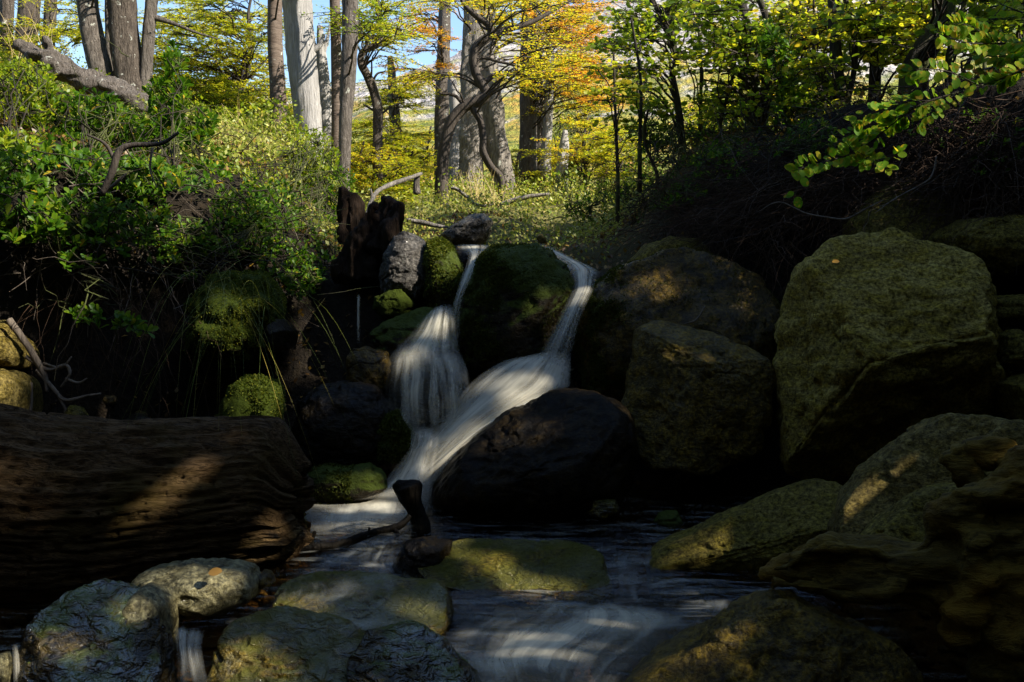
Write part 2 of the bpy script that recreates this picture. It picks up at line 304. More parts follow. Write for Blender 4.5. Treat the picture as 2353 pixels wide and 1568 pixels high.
M['film'] = veil_mat('thin_running_water', .3, 10, 1.4, tint=(.55,.56,.5), lo=.42, hi=.72, edge=.5, base=.05)
def water_mat():
    N = NT('clear_brown_water'); co = N.coord('Object')
    n = N.noise(N.mapping(co, (2.2, 6.5, 1), (0, 0, .25)), 1.6, 4, .55, .8); n2 = N.noise(N.mapping(co, (6, 22, 1), (0, 0, .25)), 1.5, 3, .6, .5)
    bp = N.bump(N.math('ADD', n, N.math('MULTIPLY', n2, .35)), .45, .06)
    fr = N.n('Fresnel'); fr.inputs[0].default_value = 1.33; N.put(fr.inputs[1], bp)
    gl = N.n('BsdfGlossy'); gl.inputs['Roughness'].default_value = .1; N.put(gl.inputs['Color'], (1,1,1)); N.put(gl.inputs['Normal'], bp)
    tp = N.n('BsdfTransparent'); N.put(tp.inputs[0], (.78,.64,.42))
    sk = N.ramp(N.noise(N.mapping(co, (1.4, 9, 1), (0, 0, .3)), 2.2, 4, .6, .6), [(.52, 0.0), (.75, .3)])
    df = N.n('BsdfDiffuse'); N.put(df.inputs[0], (.5,.5,.44))
    m1 = N.n('MixShader'); N.put(m1.inputs[0], sk); N.t.links.new(tp.outputs[0], m1.inputs[1]); N.t.links.new(df.outputs[0], m1.inputs[2])
    mx = N.n('MixShader'); N.put(mx.inputs[0], fr.outputs[0]); N.t.links.new(m1.outputs[0], mx.inputs[1]); N.t.links.new(gl.outputs[0], mx.inputs[2])
    return N.fin(mx.outputs[0])
M['water'] = water_mat()
# ------------------------------------------------------------------ terrain
def sm(t): t = np.clip(t, 0, 1); return t*t*(3-2*t)
def Hn(x, y):
    x = np.asarray(x, float); y = np.asarray(y, float)
    base = np.interp(y, [-8, 2.8, 3.4, 4.3, 5.2, 5.6, 6.0, 6.3, 8, 12, 16, 30, 60, 100], [-.8, -.6, -.5, -.32, -.28, -.05, .55, 1.08, 1.38, 2.0, 2.12, 1.5, .4, -.5])
    xl = np.interp(y, [0, 4.4, 5.0, 5.5, 6.0, 6.4, 7.5, 9, 12], [-2.7, -2.6, -2.0, -1.6, -1.3, -1.12, -1.1, -1.2, -1.7])
    yy = np.clip(y, 2, 14)
    ZL = 1.45 + .2*np.clip(-x-1, 0, 8) + .15*(yy-5.5)
    xr = np.interp(y, [0, 4.6, 5.2, 5.8, 6.3, 7, 9, 11, 14], [2.4, 2.35, 2.1, 1.5, .9, .6, .8, 1.6, 2.6])
    ZR = 1.85 + .16*np.clip(x-1, 0, 8) + .06*(yy-6)
    fade = np.interp(y, [15, 35], [1, 0])
    tl = sm((xl - x)/.75)*fade; tr = sm((x - xr)/.8)*fade
    h = base + (ZL-base)*tl; h = h + (ZR-h)*tr
    side = (x < 0)*np.clip((np.abs(x) - (.55*np.clip(y, 0, 9) + 1.4))/3.2, 0, 1)*np.interp(y, [6, 9], [1, 0])
    back = np.clip((.2 - y)/4.5, 0, 1)  # unseen ground left and behind raised to block low skylight
    return h + 4.2*sm(np.maximum(side, 0)) * np.interp(y, [-30, -6], [.3, 1]) + 4.5*sm(back)*np.clip(1 - side, 0, 1)
def grow(lo, hi, a, b, step, r=1.18):
    c = list(np.arange(lo, hi + 1e-6, step)); s = step; x = hi
    while x < b: s *= r; x += s; c.append(x)
    s = step; x = lo; f = []
    while x > a: s *= r; x -= s; f.append(x)
    return np.array(f[::-1] + c)
gx = grow(-4.5, 4.5, -900, 900, .07); gy = grow(2.4, 12.5, -60, 1500, .07)
GX, GY = np.meshgrid(gx, gy); GZ = Hn(GX, GY)
V = np.stack([GX.ravel(), GY.ravel(), GZ.ravel()], -1)
near = (np.abs(V[:, 0]) < 20) & (V[:, 1] < 40)
k = np.zeros(len(V)); k[near] = fbm(V[near] * np.array([1, 1, .6]), 1.1, 5, 1); V[:, 2] += .16*k
GZ2 = V[:, 2].reshape(GX.shape)
def Hg(x, y):
    x = np.asarray(x, float); y = np.asarray(y, float)
    i = np.clip(np.searchsorted(gy, y) - 1, 0, len(gy)-2); j = np.clip(np.searchsorted(gx, x) - 1, 0, len(gx)-2)
    ty = (y - gy[i])/(gy[i+1]-gy[i]); tx = (x - gx[j])/(gx[j+1]-gx[j])
    return (GZ2[i, j]*(1-tx) + GZ2[i, j+1]*tx)*(1-ty) + (GZ2[i+1, j]*(1-tx) + GZ2[i+1, j+1]*tx)*ty
ny, nx = GX.shape; i = np.arange(ny-1)[:, None]*nx; j = np.arange(nx-1)[None]
mb = MB(); mb.add(V, np.stack([i+j, i+j+1, i+nx+j+1, i+nx+j], -1).reshape(-1, 4))
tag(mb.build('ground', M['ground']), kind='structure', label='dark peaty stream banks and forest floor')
DS = np.arange(2.6, 40, .04)
def hit(u, v, dmin=2.6):
    p = CAM + DS[:, None]*(FW + RT*(u-CU)/FPX + UP*(CV-v)/FPX)
    ok = (p[:, 2] < Hg(p[:, 0], p[:, 1])) & (DS > dmin)
    return DS[np.argmax(ok)] if ok.any() else 14.0
# hillside
hx = np.linspace(-520, 700, 200); hy = np.concatenate([np.linspace(55, 420, 120), np.linspace(425, 900, 40)])
HX, HY = np.meshgrid(hx, hy)
uu = HX/420*FPX + CU
vr = np.interp(uu, [-2000, 300, 700, 900, 1000, 1150, 1350, 1500, 1700, 2353, 4000], [330, 260, 205, 172, 150, 95, 20, -15, -50, -150, -200])
rz = 1.1 + 420*(640-vr)/FPX
t = np.clip((HY-55)/365, 0, None)
HZ = np.where(t < 1, rz*t**1.15 - 1.5, rz*(1 - .25*np.clip((HY-420)/480, 0, 1)) - 1.5)
V = np.stack([HX.ravel(), HY.ravel(), HZ.ravel()], -1)
k = fbm(V, .02, 6, 5); k2 = fbm(V, .12, 4, 9); tt = np.clip(t.ravel(), 0, 1)
V[:, 2] += (k*7 + k2*2.2)*np.clip(tt*1.6, 0, 1) * (1 - .6*sm((tt-.75)/.25))
ny, nx = HX.shape; i = np.arange(ny-1)[:, None]*nx; j = np.arange(nx-1)[None]
mb = MB(); mb.add(V, np.stack([i+j, i+j+1, i+nx+j+1, i+nx+j], -1).reshape(-1, 4))
tag(mb.build('hill', M['hill']), kind='structure', label='rocky autumn hillside beyond the forest')
# ------------------------------------------------------------------ rocks
_bm = {}
def ico(l):
    if l not in _bm:
        b = bmesh.new(); bmesh.ops.create_icosphere(b, subdivisions=l, radius=1); b.verts.ensure_lookup_table()
        _bm[l] = (np.array([v.co[:] for v in b.verts]), np.array([[v.index for v in f.verts] for f in b.faces])); b.free()
    return _bm[l]
RA = np.stack([RT, UP, -FW])
ROCKS = {}
def rock(name, label, outline, d, thick, mat, cat='boulder', lvl=6, facets=(), amp=.05, sc_=2.2, seed=1, e=.8, group=None, moss=None, fine=.012):
    ol = np.array(outline, float); nx_ = np.roll(ol, -1, 0)
    s = np.concatenate([ol + (nx_-ol)*t for t in np.linspace(0, 1, 24, endpoint=False)])
    c = .5*(s.max(0) + s.min(0)); a = (s - c)*np.array([1, -1])*d/FPX
    th = np.arctan2(a[:, 1], a[:, 0]); rr = np.hypot(a[:, 0], a[:, 1]); bins = np.linspace(-np.pi, np.pi, 181)
    q = np.digitize(th, bins) - 1; R = np.array([rr[q == b].max() if (q == b).any() else np.nan for b in range(180)])
    xs = np.arange(180); g = ~np.isnan(R); R = np.interp(xs, np.r_[xs[g]-180, xs[g], xs[g]+180], np.r_[R[g]]*1 if False else np.tile(R[g], 3))
    R = (np.roll(R, 1) + 2*R + np.roll(R, -1))/4
    D, T = ico(lvl)
    tv = np.arctan2(D[:, 1], D[:, 0]); fx = (tv + np.pi)/(2*np.pi)*180 - .5; rho = np.interp(fx, np.r_[-1, xs, 180], np.r_[R[-1], R, R[0]])
    sn = np.hypot(D[:, 0], D[:, 1]); cs = D[:, 2]
    inpl = sn**e; dep = np.sign(cs)*np.abs(cs)**e*thick
    L = np.stack([rho*inpl*np.cos(tv), rho*inpl*np.sin(tv), dep], -1); size = R.mean()
    for (n, h) in facets:
        n = np.array(n, float); n /= np.linalg.norm(n); ex = L @ n - h*size
        L = L - n*(np.clip(ex, 0, None)*.88)[:, None]
    k = fbm(D, sc_, 6, seed); k2 = fbm(L, 9.0, 5, seed+3, .7); gr = fbm(L*np.array([1, 2.4, 1.6]), 3.0, 4, seed+7); k2 = k2 - 1.4*np.clip(1 - np.abs(gr)*9, 0, 1)**2
    dirn = nrm(L)
    L = L + dirn*(amp*size*k + fine*k2)[:, None]
    Wd = L @ RA
    mb = MB(); mb.add(Wd + P(c[0], c[1], d), T)
    o = mb.build(name, mat, origin=P(c[0], c[1], d)); tag(o, label, cat, group)
    ROCKS[label] = (o, Wd, T, P(c[0], c[1], d))
    if moss: add_moss(label, *moss)
    return o
def add_moss(label, n, size, mat, maskf, seed=3, droop=.2):
    o, Wd, T, C = ROCKS[label]; rs = np.random.default_rng(seed)
    a, b, c = Wd[T[:, 0]], Wd[T[:, 1]], Wd[T[:, 2]]; N = np.cross(b-a, c-a); A = np.linalg.norm(N, axis=1); N = nrm(N); ctr = (a+b+c)/3
    U = ctr @ np.stack([RT, UP], -1)  # local right / up in metres
    wgt = A*np.clip(maskf(U[:, 0], U[:, 1], N, ctr), 0, 1)*np.clip(.45 + 1.6*fbm(ctr, 7.0, 4, seed), .02, 1); wgt = wgt/wgt.sum()
    f = rs.choice(len(T), n, p=wgt); r1 = rs.random((n, 2)); r1 = np.where(r1.sum(1, keepdims=True) > 1, 1-r1, r1)
    p = a[f] + r1[:, :1]*(b[f]-a[f]) + r1[:, 1:]*(c[f]-a[f])
    yd = N[f]*.75 + rs.normal(0, .55, (n, 3)) + np.array([0, 0, -droop]); zd = rs.normal(0, 1, (n, 3))
    mb = MB(); leaves(mb, p + C - N[f]*.003, yd, zd, size*rs.uniform(.5, 1.4, n))
    m = mb.build('moss', mat, parent=o)
    return m
def front(N): return N @ (-FW) > -.3
# water-side and right-hand boulders (outlines in photo pixels, each at its own distance)
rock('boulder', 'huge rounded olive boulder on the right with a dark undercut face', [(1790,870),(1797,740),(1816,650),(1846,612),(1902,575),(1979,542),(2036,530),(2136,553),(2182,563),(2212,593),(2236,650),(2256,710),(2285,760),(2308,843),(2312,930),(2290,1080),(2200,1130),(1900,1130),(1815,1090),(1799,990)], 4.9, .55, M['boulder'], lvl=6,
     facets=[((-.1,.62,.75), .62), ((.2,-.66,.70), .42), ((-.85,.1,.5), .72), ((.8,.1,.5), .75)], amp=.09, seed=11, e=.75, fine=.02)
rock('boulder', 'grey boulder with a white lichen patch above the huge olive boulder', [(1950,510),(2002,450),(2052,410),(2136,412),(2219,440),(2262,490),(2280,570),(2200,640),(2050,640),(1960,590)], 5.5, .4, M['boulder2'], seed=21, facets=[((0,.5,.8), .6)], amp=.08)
rock('slab', 'flat dark slab lying on the upper right bank', [(2145,545),(2200,508),(2300,500),(2420,505),(2440,600),(2380,655),(2250,645),(2170,590)], 5.1, .35, M['boulder2'], cat='rock', seed=31, amp=.05)
rock('stone', 'small yellowish stone right of the huge boulder, upper one', [(2262,690),(2300,676),(2380,682),(2390,730),(2330,745),(2270,735)], 4.8, .12, M['boulder2'], cat='rock', seed=41, lvl=5)
rock('stone', 'round yellow-green stone wedged right of the huge boulder', [(2295,770),(2330,758),(2372,770),(2385,820),(2340,850),(2300,830)], 4.7, .12, M['boulder2'], cat='rock', seed=42, lvl=5)
rock('stone', 'sloping stone at right edge below the wedged round stone', [(2300,880),(2360,860),(2430,880),(2440,960),(2330,970)], 4.6, .2, M['boulder2'], cat='rock', seed=43, lvl=5)
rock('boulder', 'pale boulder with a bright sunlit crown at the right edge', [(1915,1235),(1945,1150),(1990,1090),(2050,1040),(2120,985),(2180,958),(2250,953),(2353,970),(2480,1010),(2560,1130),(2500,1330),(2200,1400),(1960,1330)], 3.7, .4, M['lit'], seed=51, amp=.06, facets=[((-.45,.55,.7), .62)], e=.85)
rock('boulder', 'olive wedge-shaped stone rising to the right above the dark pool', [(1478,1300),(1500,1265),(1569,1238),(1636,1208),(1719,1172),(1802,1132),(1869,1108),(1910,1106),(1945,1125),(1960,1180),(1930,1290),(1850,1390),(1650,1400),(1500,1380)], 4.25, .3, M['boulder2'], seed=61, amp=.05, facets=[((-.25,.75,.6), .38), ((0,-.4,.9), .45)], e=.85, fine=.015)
rock('boulder', 'lichen-green stone behind the gnarled driftwood root', [(1975,1260),(2036,1198),(2089,1158),(2136,1128),(2215,1112),(2300,1130),(2330,1220),(2250,1330),(2080,1350),(1985,1320)], 3.4, .22, M['boulder2'], seed=71, amp=.05, facets=[((-.3,.6,.7), .55)])
rock('boulder', 'mottled brown rock filling the bottom right corner', [(1430,1600),(1500,1535),(1569,1495),(1636,1455),(1719,1405),(1782,1373),(1842,1385),(1930,1430),(2030,1470),(2130,1560),(2150,1720),(1900,1800),(1500,1780)], 2.95, .35, M['gold'], seed=81, amp=.07, facets=[((-.3,.6,.7), .55), ((.4,.3,.8), .6)])
rock('boulder', 'angular brown boulder with a glossy blue top right of the falls', [(1467,753),(1517,734),(1569,748),(1619,756),(1669,776),(1729,806),(1755,832),(1772,880),(1765,960),(1740,1040),(1600,1090),(1480,1070),(1432,960),(1437,886),(1455,830),(1457,785)], 5.15, .38, M['gold'], seed=91, amp=.06, facets=[((.1,.85,.5), .72), ((-.6,.1,.75), .6), ((.35,-.1,.9), .6)], e=.7)
rock('boulder', 'broad mossy boulder above the right-hand cascade', [(1318,760),(1326,720),(1364,664),(1397,626),(1437,608),(1494,588),(1569,561),(1605,578),(1669,606),(1735,640),(1785,720),(1780,860),(1650,950),(1420,950),(1335,900)], 5.85, .5, M['wetbrown'], seed=101, amp=.05, facets=[((.1,.6,.75), .62)],
     moss=(40000, .011, M['moss'], lambda x, y, N, c: (np.clip((-.30 - x)/.14, 0, 1) + .05)*(y > -.35)*front(N)))
rock('boulder', 'round moss-covered boulder standing between the two cascades', [(1040,745),(1050,690),(1074,640),(1100,590),(1125,572),(1184,568),(1234,563),(1267,585),(1304,620),(1320,660),(1304,700),(1284,740),(1262,800),(1240,860),(1150,890),(1085,870),(1058,800)], 5.9, .38, M['mossrock'], seed=111, amp=.05, e=.75,
     moss=(50000, .011, M['moss'], lambda x, y, N, c: (.9*sm((.02 - x + .25*y)/.16) + .05)*front(N)))
rock('boulder', 'wet brown rock with sunlit crown left of the falls lip', [(872,640),(884,586),(907,546),(934,533),(974,552),(995,590),(1000,660),(960,700),(890,700)], 6.1, .24, M['greywet'], seed=121, amp=.06)
rock('boulder', 'moss-draped rock beside the lip of the left cascade', [(972,590),(985,555),(1020,550),(1048,575),(1064,620),(1068,660),(1050,710),(1010,730),(975,690)], 6.05, .22, M['mossrock'], seed=122, amp=.06,
     moss=(20000, .013, M['mossb'], lambda x, y, N, c: (.15 + .85*sm((.03 + y*.3 - np.abs(x + .01))/.05))*front(N), 5, .8))
rock('stone', 'small yellow mossy stone left of the falls', [(858,712),(864,683),(894,668),(927,664),(954,700),(940,735),(880,735)], 5.95, .13, M['mossheavy'], cat='rock', seed=131, lvl=5)
rock('boulder', 'dark boulder under the upper step of the left cascade', [(850,770),(880,742),(930,722),(985,708),(1040,740),(1060,830),(1020,900),(900,880)], 5.75, .25, M['mossrock'], seed=141)
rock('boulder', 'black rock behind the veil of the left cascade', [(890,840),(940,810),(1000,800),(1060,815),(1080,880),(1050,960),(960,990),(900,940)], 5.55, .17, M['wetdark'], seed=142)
rock('boulder', 'brown wet stone left of the spreading lower cascade', [(800,820),(815,801),(844,797),(894,808),(905,850),(890,900),(830,920),(800,880)], 5.55, .16, M['wetbrown'], seed=151)
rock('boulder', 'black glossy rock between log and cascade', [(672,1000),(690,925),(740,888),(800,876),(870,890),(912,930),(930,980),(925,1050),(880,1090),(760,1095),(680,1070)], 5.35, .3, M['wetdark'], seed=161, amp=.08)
rock('boulder', 'moss cushion on stone at the foot of the left cascade', [(858,975),(880,948),(915,945),(940,980),(952,1020),(940,1060),(905,1080),(870,1060)], 5.22, .14, M['mossrock'], seed=162, lvl=5,
     moss=(9000, .016, M['moss'], lambda x, y, N, c: front(N)*(y > -.1)))
rock('stone', 'low mossy stone in the foam beside the log end', [(698,1130),(704,1082),(750,1070),(800,1075),(850,1062),(884,1085),(890,1125),(840,1150),(740,1150)], 5.0, .16, M['mossrock'], cat='rock', seed=171, lvl=5,
     moss=(5000, .013, M['moss'], lambda x, y, N, c: front(N)*(x < .05)))
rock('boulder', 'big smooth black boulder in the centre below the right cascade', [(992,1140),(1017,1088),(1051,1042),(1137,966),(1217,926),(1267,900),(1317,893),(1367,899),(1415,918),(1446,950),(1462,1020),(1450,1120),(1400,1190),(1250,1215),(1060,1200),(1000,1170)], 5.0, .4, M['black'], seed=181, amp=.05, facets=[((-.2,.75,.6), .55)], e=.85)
rock('slab', 'flat yellow-green algae slab in midstream', [(960,1285),(1037,1247),(1071,1239),(1217,1246),(1317,1247),(1361,1257),(1386,1276),(1396,1312),(1416,1358),(1410,1380),(1340,1388),(1220,1392),(1150,1372),(1037,1335)], 4.12, .2, M['flat'], cat='rock', seed=191, amp=.03, facets=[((.03,.9,.42), .12)], e=.6)
rock('stone', 'dark stone at the upper left corner of the algae slab', [(898,1310),(931,1248),(971,1235),(1036,1244),(1030,1285),(970,1330),(910,1330)], 4.2, .12, M['wetdark'], cat='rock', seed=192, lvl=5)
rock('boulder', 'long rock with water film and mossy front in midstream', [(630,1365),(660,1340),(720,1326),(850,1330),(1000,1350),(1028,1372),(1037,1420),(1020,1465),(950,1475),(800,1460),(660,1420)], 3.7, .24, M['wetmottled'], seed=201, amp=.03, facets=[((0,.85,.5), .25)], e=.7)
rock('boulder', 'mottled grey-yellow rock under running water at bottom centre-left', [(470,1620),(500,1500),(522,1442),(565,1418),(640,1408),(730,1425),(800,1445),(850,1480),(870,1600),(820,1760),(560,1780)], 3.15, .28, M['wetmottled'], seed=211, amp=.05, facets=[((0,.75,.6), .5)], e=.75)
rock('boulder', 'dark rippled rock with sky reflections at bottom centre', [(800,1600),(810,1520),(838,1468),(900,1448),(945,1447),(985,1463),(1030,1508),(1090,1560),(1130,1640),(1080,1760),(860,1780)], 3.05, .26, M['wetblue'], seed=212, amp=.05, facets=[((.1,.75,.6), .5)], e=.75)
rock('boulder', 'glossy blue-sheened boulder in the bottom left corner', [(20,1640),(48,1480),(87,1412),(117,1388),(157,1358),(187,1344),(243,1347),(283,1368),(330,1420),(372,1520),(380,1640),(300,1800),(80,1800)], 3.05, .32, M['wetblue'], seed=221, amp=.05, facets=[((.3,.78,.55), .5), ((-.5,.25,.8), .66)], e=.75)
rock('stone', 'rounded stone lobe touching the glossy blue-sheened boulder', [(290,1400),(305,1358),(333,1344),(367,1354),(390,1385),(396,1440),(385,1530),(340,1600),(300,1560)], 3.25, .18, M['wetpale'], cat='rock', seed=222, lvl=5)
rock('boulder', 'pale lichen-spotted oval stone with a fallen leaf beneath the log', [(300,1345),(333,1312),(400,1296),(467,1291),(533,1296),(575,1308),(592,1340),(586,1372),(533,1402),(433,1408),(340,1390)], 3.5, .2, M['wetpale'], seed=231, amp=.04)
rock('stone', 'little wet stone right of the lichen-spotted oval stone', [(588,1330),(600,1312),(620,1315),(630,1338),(615,1352),(594,1350)], 3.6, .07, M['wetbrown'], cat='rock', seed=232, lvl=4)
rock('boulder', 'smooth yellowish boulder at the left edge above the log', [(-60,760),(0,736),(27,758),(60,790),(74,823),(66,845),(0,850),(-60,850)], 4.9, .2, M['lit'], seed=241, lvl=5)
rock('boulder', 'pale grey boulder at the left edge touching the log', [(-70,870),(0,842),(40,854),(58,878),(60,925),(52,960),(60,1180),(-70,1180)], 4.75, .3, M['lit'], seed=242, lvl=5)
rock('stone', 'pale stone in the very bottom left corner', [(-60,1530),(0,1505),(24,1525),(28,1600),(0,1680),(-60,1680)], 2.95, .12, M['wetpale'], cat='rock', seed=251, lvl=4)
rock('boulder', 'bright green moss knob behind the log end', [(518,930),(535,895),(572,858),(610,858),(640,888),(640,950),(650,1180),(560,1200),(500,1180),(505,990)], 4.85, .2, M['mossheavy'], cat='mossy rock', seed=261, lvl=5, amp=.22,
     moss=(22000, .011, M['mossb'], lambda x, y, N, c: front(N)*(.25 + .75*(x > -.06)), 7, .5))
rock('boulder', 'hanging moss-covered rock on the left bank under the grass', [(455,760),(470,690),(510,640),(570,625),(622,650),(638,700),(628,745),(640,780),(600,830),(520,840),(470,810)], 5.55, .5, M['mossheavy'], cat='mossy rock', seed=262, amp=.32, sc_=1.6,
     moss=(36000, .012, M['mossb'], lambda x, y, N, c: front(N)*(.12 + .88*sm((x-.0)/.08)*(y > -.15)), 8, .6))
rock('stone', 'glistening wet stone below the hanging mossy rock', [(610,745),(650,735),(672,760),(665,800),(625,815),(605,790)], 5.7, .35, M['wetdark'], cat='rock', seed=263, lvl=5)
rock('stone', 'yellow-lit stone in the shadow at the far side of the pool', [(1322,1170),(1340,1140),(1380,1135),(1415,1145),(1420,1175),(1380,1195)], 4.75, .08, M['flat'], cat='rock', seed=271, lvl=4)
rock('stone', 'dim green stone half under the pool near the wedge-shaped stone', [(1500,1200),(1520,1180),(1552,1176),(1570,1200),(1540,1222)], 4.65, .07, M['mossrock'], cat='rock', seed=272, lvl=4)
rock('boulder', 'grey angular rock in sunlit heath above the falls', [(1008,545),(1037,523),(1084,496),(1117,492),(1132,510),(1125,545),(1095,572),(1030,575)], 7.3, .25, M['greywet'], seed=281, amp=.06, lvl=5)
rock('stone', 'small pale stone in the heath behind the right lip', [(1232,545),(1242,536),(1256,545),(1258,560),(1240,562)], 7.0, .05, M['lit'], cat='rock', seed=282, lvl=4)
rock('boulder', 'grey rock tucked behind the broad mossy boulder', [(1440,605),(1484,563),(1534,546),(1600,552),(1640,590),(1600,640),(1480,640)], 6.4, .25, M['boulder2'], seed=283, lvl=5)
rock('stone', 'orange-tinged cobble under the driftwood roots on the left', [(158,945),(170,930),(188,932),(192,950),(205,1010),(200,1180),(130,1180),(140,1000)], 4.75, .12, M['flat'], cat='rock', seed=284, lvl=4)
rock('stone', 'dark glinting stone behind the middle of the log', [(295,960),(318,950),(345,962),(365,1010),(360,1180),(270,1180),(280,1000)], 4.7, .14, M['wetdark'], cat='rock', seed=285, lvl=4)
def gravel():
    q = np.random.default_rng(55); D, T = ico(2); mb = MB(); n = 1500
    x = q.uniform(-2.2, 2.1, n); y = q.uniform(2.75, 5.4, n); z = Hg(x, y); r = q.uniform(.010, .045, n)*np.where(q.random(n) < .12, 1.7, 1)
    for a, b, c, e in zip(x, y, z, r):
        if c > .5: continue
        sc3 = e*q.uniform(.6, 1.3, 3)*np.array([1, 1, .7]); mb.add(D*sc3*(1 + .12*np.sin(D[:, :1]*5 + a*40)) + np.array([a, b, c + e*.25]), T)
    tag(mb.build('gravel', M['gravel']), 'brown pebbles and gravel on the stream bed', kind='stuff')
M['gravel'] = rock_mat('wet_pebbles', (.05,.034,.012), (.14,.095,.035), (.10,.075,.03), rough=.5, wet=.3)
gravel()
# ------------------------------------------------------------------ water
def sheet(name, label, rows, mat, nu=40, nv=90, bulge=.03, thick=.015, wav=.012, seed=1):
    rows = np.array(rows, float); r = spline(rows, nv); L = np.array([P(*q[:3]) for q in r]); R = np.array([P(*q[3:6]) for q in r])
    s = np.linspace(0, 1, nu); V = L[:, None]*(1-s)[None, :, None] + R[:, None]*s[None, :, None]
    V = V + (-FW + .3*UP)[None, None]*(bulge*np.sin(np.pi*s))[None, :, None]
    rs = np.random.default_rng(seed); ph = sum(rs.normal(0, 1)*np.sin(s*k*np.pi + rs.random()*6) / k**.5 for k in range(3, 14)); V = V + (-FW)[None, None]*(wav*.22*ph)[None, :, None]
    ln = np.concatenate([[0], np.cumsum(np.linalg.norm(np.diff((L+R)/2, axis=0), axis=1))]); ln /= ln[-1]
    uv = np.stack(np.broadcast_arrays(s[None, :], ln[:, None]), -1).reshape(-1, 2)
    i = np.arange(nv-1)[:, None]*nu; j = np.arange(nu-1)[None]; Fq = np.stack([i+j, i+j+1, i+nu+j+1, i+nu+j], -1).reshape(-1, 4)
    V = V.reshape(-1, 3); n = nv*nu; mb = MB()
    V2 = V + (FW*thick)[None]
    per = np.concatenate([np.arange(nu-1), (np.arange(nv-1))*nu + nu-1, (nv-1)*nu + np.arange(nu-1, 0, -1), np.arange(nv-1, 0, -1)*nu]); pn = np.roll(per, -1)
    mb.add(np.vstack([V, V2]), Fq[:, ::-1], Fq + n, np.stack([per, pn, pn + n, per + n], -1))
    o = mb.build(name, mat, uv=np.vstack([uv, uv])); return tag(o, label, kind='structure')
def zd(v, z): return (CAM[2]-z)/((v-640)/FPX) / 1.0
def pool(name, label, x0, x1, y0, y1, zf, seed, step=.03, wav=.012):
    xs = np.arange(x0, x1, step); ys = np.arange(y0, y1, step); X, Y = np.meshgrid(xs, ys); Z = zf(X, Y)
    V = np.stack([X.ravel(), Y.ravel(), Z.ravel()], -1); V[:, 2] += wav*fbm(V*np.array([1, 2.2, 1]), 2.5, 4, seed)
    ny, nx = X.shape; i = np.arange(ny-1)[:, None]*nx; j = np.arange(nx-1)[None]
    mb = MB(); mb.add(V, np.stack([i+j, i+j+1, i+nx+j+1, i+nx+j], -1).reshape(-1, 4)); o = mb.build(name, M['water']); return tag(o, label, kind='structure')
def zstream(X, Y):
    return np.interp(Y, [1.0, 2.6, 3.2, 3.75, 4.0, 4.25, 4.6, 6], [-.3, -.2, -.16, -.13, -.09, -.03, 0, .01])
pool('stream_water', 'shallow brown stream with silky current', -2.6, 2.4, .5, 5.6, zstream, 3)
# left cascade
sheet('waterfall', 'narrow water ribbon down the left of the mossy boulder', [(1040,563,6.5,1135,563,6.5),(1052,572,6.15,1130,573,6.12),(1074,592,5.95,1108,590,5.9),(1058,640,5.7,1084,640,5.66),(1040,700,5.6,1062,690,5.55),(1032,760,5.55,1058,745,5.5),(1025,800,5.45,1060,800,5.45)], M['veil'], nu=20, bulge=.015)
sheet('waterfall', 'soft white step of the left cascade', [(985,716,5.55,1042,700,5.5),(964,738,5.46,1048,735,5.42),(938,772,5.4,1052,775,5.38),(906,802,5.33,1058,806,5.33),(890,830,5.27,1068,834,5.28),(886,870,5.24,1074,872,5.25)], M['veil'], bulge=.05, seed=4)
sheet('waterfall', 'thin fraying veil of the lower left cascade', [(896,806,5.33,1058,812,5.33),(888,850,5.26,1076,850,5.26),(883,900,5.22,1082,900,5.2),(888,950,5.2,1080,950,5.18),(898,1000,5.18,1070,1000,5.17),(910,1040,5.17,1050,1040,5.16)], M['veilthin'], bulge=.03, seed=5, nu=60)
# right cascade
sheet('waterfall', 'bright upper chute of the right cascade', [(1215,567,6.35,1258,561,6.45),(1262,588,6.2,1318,594,6.3),(1292,612,6.1,1376,622,6.12),(1308,637,5.9,1372,640,5.88),(1312,665,5.7,1364,668,5.66),(1290,715,5.55,1342,715,5.5),(1262,770,5.45,1325,770,5.4),(1225,830,5.36,1312,835,5.32),(1180,880,5.3,1308,900,5.24)], M['veil'], bulge=.03, seed=6)
sheet('waterfall', 'wide slanting fan of the right cascade over hidden rock', [(1222,815,5.42,1312,810,5.36),(1150,832,5.36,1312,862,5.28),(1082,878,5.3,1300,900,5.22),(1035,940,5.25,1222,938,5.17),(992,998,5.21,1142,982,5.14),(945,1060,5.17,1066,1048,5.1),(905,1130,5.14,1000,1130,5.06)], M['fan'], bulge=.05, nu=70, seed=7)
sheet('waterfall', 'smooth water tongue along the black centre boulder', [(1240,900,5.27,1310,895,5.2),(1130,960,5.2,1215,930,5.12),(1040,1025,5.15,1120,980,5.08),(970,1080,5.1,1052,1045,5.05),(920,1120,5.05,1000,1110,5.0),(880,1150,4.98,1000,1150,4.95)], M['foam'], bulge=.02, seed=8)
sheet('waterfall', 'churned white water at the foot of both cascades', [(935,985,5.2,1010,985,5.18),(925,1030,5.15,1010,1020,5.12),(900,1080,5.1,1000,1075,5.06),(860,1125,5.02,995,1120,4.98),(780,1150,4.9,990,1160,4.86)], M['foam'], bulge=.05, seed=9)
sheet('foam', 'white foam spreading across the pool beside the log', [(690,1128,zd(1128,.03),1000,1120,zd(1120,.03)),(690,1150,zd(1150,.025),1000,1150,zd(1150,.025)),(690,1180,zd(1180,.02),985,1180,zd(1180,.02)),(690,1205,zd(1205,.015),960,1205,zd(1205,.015)),(690,1235,zd(1235,.01),920,1235,zd(1235,.01))], M['foam'], bulge=0, thick=.004, wav=.006, seed=10)
